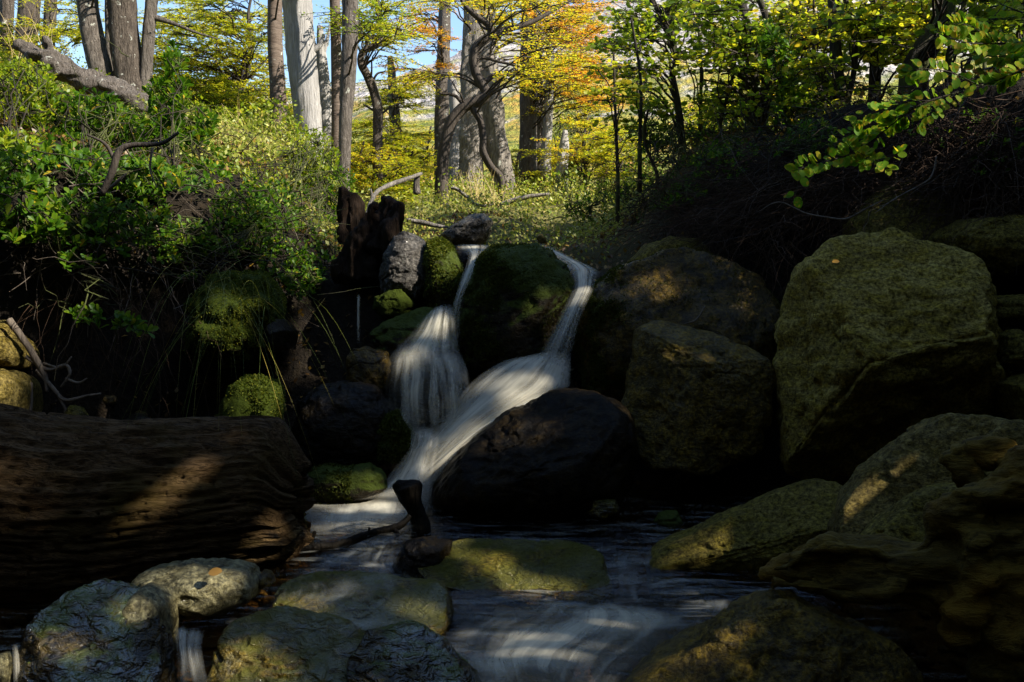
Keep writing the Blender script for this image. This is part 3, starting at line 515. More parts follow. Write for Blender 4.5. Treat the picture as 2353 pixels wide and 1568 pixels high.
sheet('foam', 'pale current between branch and algae slab', [(700,1275,zd(1275,0.01),960,1215,zd(1215,.02)),(690,1300,zd(1300,-.01),930,1260,zd(1260,0)),(650,1330,zd(1330,-.05),915,1300,zd(1300,-.03)),(620,1350,zd(1350,-.06),900,1330,zd(1330,-.05))], M['film'], bulge=.0, thick=.004, seed=11)
sheet('foam', 'water film sliding over the long midstream rock', [(620,1350,3.66,960,1300,3.8),(610,1385,3.5,1000,1345,3.55),(560,1410,3.35,960,1390,3.42),(540,1425,3.22,900,1425,3.3),(520,1450,3.08,930,1450,3.12)], M['film'], bulge=.02, thick=.004, seed=12)
sheet('foam', 'white current curling left of the bottom rocks into the rapid', [(740,1390,3.5,1010,1450,3.45),(700,1420,3.35,1020,1470,3.3),(800,1440,3.2,1010,1480,3.25)], M['film'], bulge=.02, thick=.004, seed=22)
sheet('waterfall', 'small glassy chute right of the algae slab', [(1392,1262,4.38,1490,1268,4.36),(1402,1285,4.2,1478,1285,4.18),(1415,1320,4.05,1470,1320,4.03),(1420,1360,3.95,1465,1365,3.92),(1400,1390,3.85,1490,1395,3.8)], M['film'], bulge=.01, seed=13)
sheet('foam', 'silky white rapid in the bottom centre', [(1190,1382,3.82,1490,1392,3.75),(1090,1415,3.65,1580,1420,3.6),(1030,1462,3.45,1570,1452,3.4),(1020,1510,3.25,1490,1500,3.2),(1060,1560,3.05,1430,1555,3.0),(1090,1620,2.85,1410,1620,2.8)], M['rapid'], bulge=.06, thick=.004, wav=.05, seed=14, nu=70)
sheet('foam', 'dim current running toward the bottom right rock', [(1450,1385,3.85,1740,1375,3.8),(1440,1420,3.65,1720,1410,3.6),(1420,1460,3.45,1680,1440,3.4),(1400,1500,3.25,1600,1480,3.2)], M['film'], bulge=.01, thick=.004, seed=15)
sheet('waterfall', 'thin blue trickle between the two bottom left boulders', [(396,1440,3.2,470,1450,3.2),(400,1480,3.12,462,1490,3.1),(405,1530,3.03,470,1540,3.02),(400,1600,2.95,490,1610,2.95)], M['veilthin'], bulge=.01, seed=16)
sheet('waterfall', 'sparkling trickle at the left edge of the bottom', [(28,1480,3.0,44,1480,3.0),(30,1520,2.95,42,1520,2.95),(32,1600,2.9,44,1600,2.9)], M['veil'], nu=10, bulge=.006, seed=17)
sheet('waterfall', 'hair-thin trickle in the dark left of the falls', [(818,676,5.7,828,676,5.7),(819,720,5.69,827,720,5.69),(819,790,5.68,827,790,5.68)], M['veil'], nu=8, bulge=.004, seed=18)
# ------------------------------------------------------------------ logs and driftwood
def fuse(mb, voxel, amp=.0, gs=(3, 3, 3), seed=1, it=1):
    V, Fs = mb.arrays(); me = bpy.data.meshes.new('tmp'); me.from_pydata(V.tolist(), [], [f.tolist() for a in Fs for f in a]); o = bpy.data.objects.new('tmp', me); COL.objects.link(o)
    m = o.modifiers.new('r', 'REMESH'); m.mode = 'VOXEL'; m.voxel_size = voxel
    s = o.modifiers.new('s', 'SMOOTH'); s.factor = .5; s.iterations = it
    e = o.evaluated_get(bpy.context.evaluated_depsgraph_get()); q = e.to_mesh()
    W = np.empty(len(q.vertices)*3); q.vertices.foreach_get('co', W); W = W.reshape(-1, 3); nn = np.empty(len(q.vertices)*3); q.vertex_normals.foreach_get('vector', nn); nn = nn.reshape(-1, 3)
    F4 = [list(p.vertices) for p in q.polygons]; e.to_mesh_clear(); bpy.data.objects.remove(o); bpy.data.meshes.remove(me)
    if amp: W = W + nn*(amp*fbm(W*np.array(gs), 1.0, 5, seed))[:, None]
    r = MB(); q4 = [f for f in F4 if len(f) == 4]; q3 = [f for f in F4 if len(f) == 3]
    r.add(W, *[np.array(z) for z in (q4, q3) if z]); return r
def big_log():
    us = np.linspace(-420, 700, 420); top = np.interp(us, [-420,0,130,260,400,520,600,640,665,700], [900,935,960,972,966,965,958,964,1010,1075]); bot = np.interp(us, [-420,0,150,300,500,600,680,700], [1390,1385,1390,1370,1330,1310,1285,1230])
    top = np.convolve(np.pad(top, 6, 'edge'), np.ones(13)/13, 'valid'); bot = np.convolve(np.pad(bot, 6, 'edge'), np.ones(13)/13, 'valid')
    d0 = np.interp(us, [-420, 0, 700], [3.7, 3.95, 4.25]); na = 224; an = np.linspace(0, 2*np.pi, na, endpoint=False)
    rows = []
    for u, t, b, d in zip(us, top, bot, d0):
        c = P(u, (t+b)/2, d); r = pxm((b-t)/2, d)
        rows.append(c + r*(np.cos(an)[:, None]*UP*1.0 - np.sin(an)[:, None]*FW*.85))
    V = np.array(rows); nv = len(us); C = V.mean(1, keepdims=True); Dn = nrm(V-C)
    X = np.broadcast_to((us*.0017)[:, None], V.shape[:2]); q = np.stack([X*1.3, np.broadcast_to(np.cos(an)*7.5, X.shape), np.broadcast_to(np.sin(an)*7.5, X.shape)], -1).reshape(-1, 3)
    k = fbm(q, 1.0, 5, 3, .7).reshape(V.shape[:2]); k2 = fbm(q*np.array([1.2, 4, 4]), 1.0, 4, 8, .6).reshape(V.shape[:2])
    gro = -np.clip(np.abs(k)*-1 + .06, 0, 1)*.5
    k3 = fbm(q*np.array([.7, 2.2, 2.2]) + 9, 1.0, 4, 12, .8).reshape(V.shape[:2]); k4 = fbm(q*np.array([2.5, 14, 14]), 1.0, 2, 15).reshape(V.shape[:2])
    V = V + Dn*(.018*k + .010*k2 + .004*k4 - .03*np.clip(1 - np.abs(k3)*11, 0, 1)**2 - .012*np.clip(1 - np.abs(k2)*9, 0, 1)**2)[..., None]
    jag = fbm(np.stack([np.cos(an)*2, np.sin(an)*2, an*0], -1), 1.6, 4, 6); tt = np.clip((us-420)/280, 0, 1)**1.5
    V = V + RT[None, None]*(.10*jag[None]*tt[:, None]*.6)[..., None]
    mb = MB(); i = np.arange(nv-1)[:, None]*na; j = np.arange(na)[None]; j2 = (j+1) % na
    F4 = np.stack([i+j, i+na+j, i+na+j2, i+j2], -1).reshape(-1, 4)
    Vf = V.reshape(-1, 3); e = V[-1]; c = e.mean(0); r1 = c + (e-c)*.72 - RT*.05; r2 = c + (e-c)*.35 - RT*.14
    n0 = len(Vf); jj = np.arange(na); k2_ = (jj+1) % na; last = (nv-1)*na
    Vf = np.vstack([Vf, r1, r2, c - RT*.17])
    mb.add(Vf, F4, np.stack([last+jj, n0+jj, n0+k2_, last+k2_], -1), np.stack([n0+jj, n0+na+jj, n0+na+k2_, n0+k2_], -1), np.stack([n0+na+jj, np.full(na, n0+2*na), n0+na+k2_], -1))
    o = mb.build('fallen_log', M['log'], origin=P(300, 1150, 4.0)); tag(o, 'thick weathered brown log lying across the left of the stream', 'log')
big_log()
def px_tube(mb, pts, d, sides=10, n=None, rough=0.0, rs=None):
    pts = [tuple(p) + (d,) if len(p) == 3 else tuple(p) for p in pts]     # (u, v, width_px, d)
    q = spline(np.array(pts, float), n or max(8, len(pts)*6)); tube(mb, [P(a[0], a[1], a[3]) for a in q], [max(.0008, pxm(a[2]/2, a[3])) for a in q], sides, rough, rs)
rs = np.random.default_rng(5)
mb = MB()
px_tube(mb, [(1752,1330,14),(1790,1318,34),(1850,1300,70),(1930,1300,110),(2030,1310,120),(2150,1300,150),(2300,1250,220)], 3.05, 16)
px_tube(mb, [(1765,1312,10),(1810,1296,20),(1862,1262,36),(1915,1252,44),(1990,1266,36),(2080,1282,40),(2160,1240,60),(2260,1180,90)], 3.0, 12)
px_tube(mb, [(1750,1340,8),(1800,1345,20),(1880,1350,34),(1980,1360,50),(2080,1350,60)], 2.98, 12)
px_tube(mb, [(2120,1270,50),(2180,1200,60),(2260,1140,90),(2420,1080,160)], 3.0, 12)
px_tube(mb, [(2180,1045,20),(2205,1070,50),(2235,1110,60),(2300,1140,80),(2420,1180,120)], 3.1, 12)
px_tube(mb, [(2190,1040,20),(2260,1040,40),(2353,1075,70),(2450,1100,90)], 3.1, 12)
px_tube(mb, [(2230,1215,60),(2250,1300,90),(2235,1380,100),(2200,1450,70),(2200,1485,40)], 2.95, 12)
px_tube(mb, [(2300,1200,140),(2330,1350,180),(2320,1500,200),(2360,1620,220)], 3.0, 14)
px_tube(mb, [(2100,1330,60),(2160,1380,70),(2230,1420,110),(2330,1440,150)], 3.02, 12)
r = fuse(mb, .011, .045, (5, 12, 12), 4, 2)
tag(r.build('driftwood_root', M['drift'], origin=P(2200, 1350, 3.0)), 'gnarled driftwood root mass in the lower right corner', 'driftwood')
mb = MB()
px_tube(mb, [(970,1240,44),(965,1200,40),(955,1170,44),(944,1145,56),(935,1118,66)], 4.55, 14)
px_tube(mb, [(945,1145,40),(920,1122,40),(908,1118,24)], 4.55, 10); px_tube(mb, [(945,1140,40),(958,1120,34),(966,1114,18)], 4.55, 10)
r = fuse(mb, .007, .012, (9, 9, 9), 2, 1)
tag(r.build('stake_stump', M['driftdark'], origin=P(965, 1210, 4.55)), 'short black broken stub standing in the pool', 'stump')
mb = MB()
px_tube(mb, [(690,1262,22,4.3),(740,1256,20,4.3),(784,1250,20,4.32),(851,1226,18,4.36),(901,1214,18,4.4),(925,1203,16,4.42),(941,1186,12,4.45)], 4.4, 10, rough=.1, rs=rs)
px_tube(mb, [(712,1258,14,4.3),(718,1235,11,4.3),(724,1222,8,4.3)], 4.3, 7); px_tube(mb, [(905,1214,14,4.4),(915,1232,10,4.38)], 4.4, 7); px_tube(mb, [(850,1226,8,4.36),(848,1212,5,4.36)], 4.4, 6)
tag(mb.build('sunken_branch', M['driftdark'], origin=P(800, 1245, 4.3)), 'dark crooked branch lying in the water off the log end', 'branch')
mb = MB()
px_tube(mb, [(845,640,110),(858,580,96),(872,530,80),(890,490,60),(903,450,16)], 6.3, 12, rough=.12, rs=rs); px_tube(mb, [(880,580,60),(905,510,50),(932,472,14)], 6.15, 10, rough=.1, rs=rs)
px_tube(mb, [(800,640,70),(822,560,46),(838,505,28),(855,470,12)], 6.2, 10, rough=.1, rs=rs); px_tube(mb, [(805,560,60),(800,480,50),(790,440,30)], 6.6, 10, rough=.1, rs=rs)
r = fuse(mb, .014, .06, (14, 14, 2.5), 4, 1)
tag(r.build('rotten_stump', M['stump'], origin=P(860, 600, 6.2)), 'dark splintered rotten stump beside the top of the falls', 'stump')
mb = MB(); px_tube(mb, [(838,508,7,6.6),(850,470,8,6.7),(864,443,10,6.9),(880,432,9,7.1),(905,421,10,7.3),(935,411,9,7.5),(968,399,7,7.8)], 7, 9, n=40, rough=.16, rs=rs); px_tube(mb, [(856,455,7,6.8),(852,435,4,6.8)], 7, 6)
tag(mb.build('dead_branch', M['barkl'], origin=P(870, 440, 6.9)), 'pale bent dead branch sticking up beside the stump', 'branch')
mb = MB(); px_tube(mb, [(958,402,14,7.8),(957,425,15,7.8),(958,445,18,7.8)], 7.8, 8)
tag(mb.build('branch_stub', M['bark'], origin=P(958, 445, 7.8)), 'short grey stub under the end of the pale dead branch', 'stump')
mb = MB(); px_tube(mb, [(1036,432,8),(1050,435,9),(1072,452,9),(1090,468,8),(1110,473,8),(1132,470,4)], 9.5, 8, n=36, rough=.2, rs=rs)
tag(mb.build('dead_branch', M['barkl'], origin=P(1090, 470, 9.5)), 'pale curved branch on the ground at the foot of the twin-trunk tree', 'branch')
mb = MB(); px_tube(mb, [(1150,470,10),(1180,460,12),(1215,452,11),(1260,446,6)], 9.8, 8, n=30, rough=.2, rs=rs)
tag(mb.build('dead_branch', M['barkl'], origin=P(1190, 470, 9.8)), 'grey fallen branch right of the twin-trunk tree base', 'branch')
mb = MB(); px_tube(mb, [(935,505,9),(975,512,10),(1010,520,8),(1030,522,4)], 7.2, 8, n=30, rough=.2, rs=rs)
tag(mb.build('dead_branch', M['barkl'], origin=P(980, 520, 7.2)), 'half-buried grey stick left of the rock in the heath', 'branch')
mb = MB()
px_tube(mb, [(40,102,14),(70,118,30),(110,135,50),(170,170,60),(250,205,58),(330,235,44),(420,275,26),(470,310,12)], 8.2, 14, rough=.1, rs=rs)
px_tube(mb, [(128,175,40),(122,140,40),(112,115,30),(102,82,5)], 8.1, 10, rough=.12, rs=rs); px_tube(mb, [(60,150,16),(85,130,26),(120,135,30)], 8.1, 10); px_tube(mb, [(140,150,20),(150,120,10),(158,100,3)], 8.2, 8)
r = fuse(mb, .016, .05, (3, 12, 12), 6, 1)
tag(r.build('fallen_log', M['bark'], origin=P(200, 200, 8.2)), 'grey fallen trunk with a splintered end on the upper left bank', 'log')
mb = MB()
for pts in ([(20,735,18),(60,790,16),(85,830,16),(105,870,12),(108,900,8)], [(60,820,10),(110,850,9),(150,840,8),(160,860,7),(140,890,5)], [(85,850,12),(120,890,10),(150,920,9),(200,910,7),(232,905,4)], [(70,880,9),(72,920,9),(68,960,8)], [(100,835,7),(140,845,6),(165,820,4)], [(130,900,8),(150,945,7),(140,965,5)], [(150,870,6),(180,880,5),(200,870,3)]):
    px_tube(mb, pts, 4.8, 8, rough=.1, rs=rs)
tag(mb.build('exposed_root', M['twigpale'], origin=P(90, 870, 4.8)), 'pale tangled exposed roots above the left end of the log', 'root')
# ------------------------------------------------------------------ trees
def ell(rs, n, cu, cv, ru, rv):
    a = rs.random(n)*2*np.pi; r = np.sqrt(rs.random(n)); return cu + ru*r*np.cos(a), cv + rv*r*np.sin(a)
def sprays(limb, leaf, centres, outs, rs, size, n, rad, T=LQ, droop=.15, flat=.35, twigs=7):
    """layered fans of twigs; centres (k,3), outs (k,3) horizontal growth directions"""
    if T is LQ: size *= .72; n = int(n*1.75)
    for c, o in zip(centres, outs):
        o = o/np.linalg.norm(o); s = np.cross(o, [0, 0, 1.0]); L = rad*rs.uniform(.7, 1.3); b = c - o*L*.5
        th = np.linspace(-1.15, 1.15, twigs) + rs.normal(0, .12, twigs); st = rs.uniform(0, .55, twigs)
        ln = L*(1 - .35*np.abs(th))*rs.uniform(.7, 1.15, twigs); zt = rs.normal(.02, .12, twigs)
        D = np.cos(th)[:, None]*o + np.sin(th)[:, None]*s + zt[:, None]*np.array([0, 0, 1.0]); S = b + o*(st*L)[:, None]
        main = b + o[None]*(np.linspace(0, 1, 4)*L*.9)[:, None]; tube(limb, main, [.010*rad/.6, .008*rad/.6, .006*rad/.6, .003], 4, cap=False)
        for k in range(twigs):
            t = np.linspace(0, 1, 4)[:, None]; q = S[k] + D[k]*t*ln[k]; q[:, 2] -= droop*ln[k]*t[:, 0]**2
            tube(limb, wob(q, .012*rad, rs), np.linspace(.006, .002, 4)*rad/.6, 3, cap=False)
        m = max(4, int(n*rs.uniform(.7, 1.3))); k = rs.integers(0, twigs, m); t = rs.uniform(.08, 1.03, m)
        p = S[k] + D[k]*(t*ln[k])[:, None]; p[:, 2] -= droop*ln[k]*t**2; p += rs.normal(0, .03*rad, (m, 3))*np.array([1, 1, .7])
        sd = rs.choice([-1, 1], m); yd = D[k] + sd[:, None]*np.cross(D[k], [0, 0, 1.0])*rs.uniform(.5, 1.3, m)[:, None] + rs.normal(0, .2, (m, 3))
        leaves(leaf, p, yd, np.array([0, 0, 1.0]) + rs.normal(0, flat, (m, 3)), size*rs.uniform(.65, 1.25, m), T)
def limb_to(mb, a, b, r0, r1, rs, sides=5, n=7, wo=.05, sag=.12):
    t = np.linspace(0, 1, n)[:, None]; q = a + (b-a)*t; L = np.linalg.norm(b-a); q[:, 2] += sag*L*np.sin(np.pi*t[:, 0])*rs.uniform(.2, 1)
    tube(mb, wob(q, wo*L*.35, rs), np.linspace(r0, r1, n), sides, cap=False)
def tree(label, trunks, d, bark, regions=(), leafmat=None, group=None, seed=1, cat='tree', sides=12, extend=2.0, dj=1.0, twig=None, name='forest_tree', leafT=LQ, leafsize=.04, rad=.55, flat=None, rough=.07, extra=None, fused=False, branch=()):
    """trunks: pixel paths (u, v, width) from the top down to the ground; regions: (u, v, ru, rv, sprays, leaves per spray)"""
    rs = np.random.default_rng(seed); base = trunks[0][-1]; bu, bv = base[0], base[1]; B = P(bu, bv, d)
    o = thing(name, label, cat, B, group); mb = MB(); paths = []
    for ti, tr in enumerate(trunks):
        dd = [q[3] if len(q) > 3 else d for q in tr]; q = np.array([list(p[:3]) + [x] for p, x in zip(tr, dd)], float)
        n = max(14, int((q[-1, 1]-q[0, 1])/9)); s = spline(q, n); pts = np.array([P(a[0], a[1], a[3]) for a in s]); rr = np.array([pxm(a[2]/2, a[3]) for a in s])
        if extend and q[0, 1] < 0:
            dv = nrm(pts[0]-pts[min(6, n-1)]) ; m = 9; t = np.linspace(1, 0, m, endpoint=False)[:, None]
            ex = pts[0] + dv*t*extend; ex[:, :2] += rs.normal(0, .04, (m, 2)); pts = np.vstack([ex, pts]); rr = np.concatenate([rr[0]*(1 - .75*t[:, 0]), rr])
        dn = np.array([[0, 0, -.35]]) if ti == 0 or tr[-1][1] > 250 else np.zeros((0, 3))
        if len(dn): pts = np.vstack([pts, pts[-1]+dn]); rr = np.concatenate([rr, [rr[-1]*1.25]])
        tube(mb, pts, rr, sides, rough, rs); paths.append((pts, rr))
    if fused: mb = fuse(mb, fused, .03, (9, 9, 2), seed, 1)
    if not regions and branch:
        for br in branch: px_tube(mb, [tuple(x[:3]) + ((x[3] if len(x) > 3 else d),) for x in br], d, 7, rough=.08, rs=rs)
        branch = ()
    mb.build('trunk', bark, parent=o)
    lb = MB(); lf = MB(); allp = np.vstack([p for p, r in paths]); allr = np.concatenate([r for p, r in paths])
    for br in branch: px_tube(lb, [tuple(x[:3]) + ((x[3] if len(x) > 3 else d),) for x in br], d, 7, rough=.08, rs=rs)
    for (cu, cv, ru, rv, k, nl) in regions:
        us, vs = ell(rs, k, cu, cv, ru, rv); ds = d + rs.uniform(-dj, dj, k)
        C = np.array([P(a, b, c) for a, b, c in zip(us, vs, ds)]); O = []
        for c in C:
            w = np.abs(allp[:, 2] - (c[2] - .25)) + .25*np.linalg.norm(allp[:, :2]-c[:2], axis=1); i = np.argmin(w); a = allp[i]
            ov = (c-a)*np.array([1, 1, .15]); ov = ov if np.linalg.norm(ov) > .1 else rs.normal(0, 1, 3)*np.array([1, 1, .1]); O.append(ov + rs.normal(0, .25, 3)*np.array([1, 1, .1]))
            if True: limb_to(lb, a, c - nrm(ov)*rad*.45, min(.013, allr[i]*.4), .005, rs)
        sprays(lb, lf, C, O, rs, leafsize, nl, rad, leafT, flat=flat or (1.3 if leafT is LR else .4))
    if lb.n: lb.build('branches', twig or M['twig'], parent=o)
    if lf.n: lf.build('foliage', leafmat, parent=o)
    return o
G1 = 'tall bare trunks of the forest edge'
tree('dark trunk at the far left edge of the forest', [[(18,-40,30),(14,60,32),(10,140,34),(8,230,36)]], 13, M['barkd'], [(-10,60,90,90,10,260)], M['beechg'], G1, 1)
tree('thick dark trunk second from the left edge', [[(72,-40,46),(62,60,48),(55,150,50),(52,230,52)]], 12.5, M['barkd'], [(70,110,110,70,24,280)], M['beech'], G1, 2)
tree('dark leaning trunk third from the left edge', [[(120,-40,26),(112,80,27),(108,190,29),(108,240,30)]], 13.2, M['barkd'], [(150,60,60,90,14,280)], M['beech'], G1, 3)
tree('grey-brown trunk bending right above the fallen grey trunk', [[(196,-40,44),(205,40,47),(218,110,50),(232,165,52),(240,215,56)]], 10, M['bark'], [(170,-110,160,60,16,200)], M['beechg'], G1, 4, sides=18)
tree('widest straight brown trunk of the left group', [[(280,-40,62),(280,0,62),(287,90,64),(298,180,64),(306,225,68)]], 10, M['barkd'], [(300,-130,150,60,14,200)], M['beechg'], G1, 5, sides=18)
tree('slim trunk half hidden left of the widest brown trunk', [[(248,-30,16),(250,90,18),(255,200,20)]], 10.7, M['bark'], (), None, G1, 6)
tree('slender grey trunk right of the widest brown trunk', [[(354,-40,28),(346,30,30),(338,130,30),(333,225,32)]], 10, M['bark'], (), None, G1, 7, branch=[[(352,40,16),(400,55,9),(450,75,6),(500,90,3)]])
tree('crooked thin dark tree inside the big yellow-green crown on the left', [[(582,-30,5),(570,40,7),(576,110,9),(562,185,12),(535,235,14),(524,270,17),(522,345,18)]], 12.5, M['twig'],
     [(470,110,120,120,75,330),(570,60,70,60,16,300),(520,210,100,60,26,300),(400,180,60,110,18,300),(600,200,30,110,12,260)], M['beech'], None, 8, dj=1.6, branch=[[(524,270,9),(500,210,6),(497,120,4),(500,60,3)],[(560,190,6),(600,150,5),(625,120,3)],[(522,300,8),(470,270,6),(420,280,4)]])
tree('dark low beech in shade below the yellow-green crown', [[(470,180,6),(475,250,10),(470,330,14)]], 11.5, M['twig'], [(470,260,110,50,26,280),(570,290,60,40,10,240)], M['beechg'], None, 9)
tree('smooth brown trunk left of the pale barkless trunk', [[(632,-40,32),(632,100,34),(638,200,36),(642,330,42)]], 11, M['barks'], [(620,-90,120,50,10,220)], M['beech'], G1, 10, sides=16, rough=.03)
tree('thick pale barkless dead trunk', [[(682,-40,66),(686,40,66),(695,150,66),(706,250,62),(716,345,58)]], 10.5, M['dead'], (), None, None, 11, sides=22, rough=.05, cat='dead tree', branch=[[(715,120,14,10.5),(735,105,12,10.5),(745,80,8,10.5)]])
tree('grey leaning dead snag behind the pale barkless trunk', [[(735,60,14),(740,150,26),(746,230,36),(752,310,40)]], 11.6, M['dead'], (), None, None, 12, cat='dead tree', branch=[[(740,130,14),(752,90,8),(758,60,5)],[(738,150,10),(722,100,8),(718,70,4)]])
tree('slim brown trunk beside the darker fissured trunk', [[(768,-40,24),(772,100,24),(775,270,26),(775,330,28)]], 11, M['barks'], (), None, G1, 13, rough=.03)
tree('dark fissured trunk with a pale barkless foot', [[(804,-40,36),(805,60,37),(800,180,36),(794,280,30),(790,440,28)]], 10, M['bark'], [(830,30,60,70,8,180)], M['beechg'], G1, 14, sides=18)
tree('crooked thin tree with bends right of the fissured trunk', [[(866,-20,9),(872,60,11),(872,100,13),(836,118,15),(830,145,17),(845,175,20),(860,213,21),(868,253,22),(868,330,22),(870,430,27)]], 11.5, M['barkd'], [(850,50,70,60,16,240),(900,100,50,50,7,160)], M['beech'], None, 15, branch=[[(855,190,6),(867,170,5),(885,165,3)],[(868,270,6),(900,245,4),(930,235,2)],[(868,260,6),(835,240,4)]])
tree('grey trunk in the distance with a green crown left of the centre gap', [[(896,130,12),(900,170,18),(905,240,24),(910,330,27),(913,410,29)]], 15, M['bark'], [(905,220,55,40,24,260),(900,300,60,30,12,240)], M['beech'], None, 16)
tree('leafy young beech in front of the autumn slope', [[(905,330,5),(902,370,8),(900,420,10)]], 13, M['twig'], [(895,345,60,45,22,260),(930,390,50,30,12,240),(850,330,25,70,8,220)], M['beech'], None, 17, rad=.4)
tree('grey trunk left of the twin-trunk tree', [[(1024,-40,26),(1021,100,28),(1018,200,30),(1016,300,33),(1018,415,36)]], 15, M['bark'], [(985,60,60,60,14,200),(970,150,60,40,8,200)], M['beecho'], None, 18)
tree('white barkless stub beside the grey trunk', [[(1034,165,8),(1040,195,22),(1046,240,26),(1043,330,24),(1042,415,34)]], 14.2, M['dead'], (), None, None, 19, cat='dead tree', rough=.1)
tree('massive twin-trunk tree in the middle of the clearing', [[(1092,-40,44),(1090,50,46),(1086,150,50),(1084,300,54),(1082,400,56),(1082,450,64)], [(1110,-40,44),(1113,60,46),(1121,150,46),(1131,240,46),(1144,330,46),(1156,410,50),(1162,450,56)]], 13, M['barkl'],
     [(1240,50,100,50,18,220),(1230,150,80,60,10,200),(1050,-20,80,30,8,200)], M['beechy'], None, 20, sides=24, fused=.03, dj=1.4)
tree('dark twisted tree with an S-shaped stem in front of the twin-trunk tree', [[(1320,-5,4,11.4),(1267,27,8,11.3),(1217,53,11,11.2),(1151,73,15,11.1),(1117,88,18,11),(1090,115,20,11),(1091,160,20,11),(1104,187,22,11),(1117,213,22,11),(1106,230,26,11),(1071,243,26,11),(1041,275,26,11),(1024,327,27,11),(1017,383,27,11),(1014,445,30,11)],
      [(1058,-20,7),(1065,10,10),(1094,37,13),(1122,58,15),(1128,80,15)], [(1116,210,12),(1100,238,14),(1086,247,13),(1104,277,15),(1111,317,16),(1111,350,16),(1131,387,17),(1150,407,17),(1155,445,18)]], 11, M['twig'],
     [(1170,0,130,30,14,170),(1250,150,80,30,8,170),(1230,95,80,25,6,160),(1000,178,60,12,4,150)], M['beechy'], None, 21, extend=0, rough=.1, dj=.9, branch=[[(1094,150,8),(1107,133,8),(1151,143,7),(1201,153,5),(1260,150,3)],[(1104,184,9),(1120,183,9),(1137,173,8),(1201,173,6),(1250,165,3)],[(1125,70,6),(1105,60,5),(1085,20,3)],[(1066,243,10),(1045,220,8),(1010,215,4)]])
tree('grey-brown trunk right of the twin-trunk tree', [[(1218,-40,38),(1216,80,40),(1214,200,40),(1213,330,40),(1212,425,44)]], 14, M['bark'], [(1320,100,80,80,26,240),(1370,190,50,60,14,240),(1300,20,90,40,10,220)], M['beecho'], None, 22, sides=16, dj=1.6)
tree('slim grey trunk behind the grey-brown trunk', [[(1236,60,15),(1239,230,19),(1240,420,22)]], 14.4, M['bark'], [(1310,220,90,60,16,240)], M['beechy'], None, 23)
tree('thin white dead trunk right of the slim grey trunk', [[(1262,-30,12),(1262,100,15),(1263,180,18),(1259,280,21),(1252,425,26)]], 13.8, M['dead'], [(1330,150,70,70,12,240)], M['beechy'], None, 24, cat='dead tree')
tree('low pale broken trunk in the shrubs right of the clearing', [[(1299,300,10),(1296,340,22),(1292,390,26),(1290,450,28)]], 12, M['dead'], (), None, None, 25, cat='dead tree', rough=.1)
tree('sinuous dark tree standing alone against the rocky hillside', [[(1484,-25,13),(1500,5,14),(1525,45,15),(1545,95,15),(1554,143,16),(1545,173,16),(1554,217,16),(1561,267,18),(1568,340,20)]], 8.2, M['twigdark'],
     [(1480,50,70,60,15,55),(1440,120,50,50,6,45),(1560,30,60,50,8,55)], M['beechg'], None, 26, leafsize=.045, rad=.4, dj=.6, leafT=LR, branch=[[(1525,45,8),(1535,10,6),(1538,-20,4)],[(1545,95,7),(1500,70,5),(1455,75,3),(1420,60,2)],[(1568,330,8),(1545,270,6),(1520,220,4),(1490,200,2)],[(1560,280,6),(1500,215,5),(1440,215,3)],[(1556,130,6),(1590,105,4),(1620,100,2)]])
GR = 'dark stems of the thicket on the right bank'
rg = [(1690,60,70,70),(1640,150,70,60),(1780,120,70,60),(1850,50,80,60),(1900,180,70,60),(1990,60,70,60),(2080,80,90,70),(1700,220,60,50)]
tree('dark forked stem leading the right bank thicket', [[(1694,-30,16),(1709,33,17),(1727,83,18),(1733,150,18),(1737,217,19),(1742,300,22)]], 7.5, M['twigdark'], [rg[0]+(14,55),(1670,150,60,90,12,45),(1630,50,50,50,5,45),(1700,240,60,40,8,45)], M['beechg'], GR, 27, leafsize=.045, rad=.4, dj=.7, leafT=LR, extend=1.5, branch=[[(1733,200,9),(1690,170,7),(1650,150,5),(1600,135,3)],[(1736,260,8),(1700,215,6),(1660,190,4)]])
tree('dark stem curving close behind the forked stem', [[(1732,-30,13),(1760,40,15),(1764,100,15),(1758,150,15),(1753,290,17)]], 7.8, M['twigdark'], [rg[2]+(14,60),(1780,180,60,70,9,50)], M['beechg'], GR, 28, leafsize=.045, rad=.4, dj=.7, leafT=LR, extend=1.5)
tree('mossy stem leaning left in the middle of the thicket', [[(1836,-30,14),(1829,60,15),(1820,167,16),(1806,290,20)]], 8.2, M['twigdark'], [rg[3]+(22,65),(1840,150,90,80,14,55)], M['beech'], GR, 29, leafsize=.045, rad=.45, dj=.8, leafT=LR, extend=1.5)
tree('straight dark stem at the right of the thicket', [[(1914,-30,26),(1919,100,26),(1925,167,26),(1932,233,26),(1926,330,30)]], 6.9, M['twigdark'], [rg[4]+(16,55),(1880,210,60,50,6,50)], M['beechg'], GR, 30, leafsize=.045, rad=.4, dj=.8, leafT=LR, extend=1.5)
tree('thin stem bowing right next to the straight dark stem', [[(1934,-30,10),(1956,50,13),(1966,117,13),(1962,167,13),(1948,230,15)],[(1988,-20,6),(1984,60,7),(1966,105,8)]], 6.8, M['twigdark'], [rg[5]+(14,60)], M['beechg'], GR, 31, leafsize=.045, rad=.4, leafT=LR, extend=1.2)
tree('pale-streaked stem pair on the crest of the right bank', [[(2012,-30,22),(2012,70,24),(2012,140,26)],[(2066,-30,13),(2046,67,14),(2027,135,15)]], 7.5, M['barkd'], [rg[6]+(26,80),(2000,-20,120,40,12,80)], M['beech'], GR, 32, leafsize=.045, rad=.45, leafT=LR, extend=1.5)
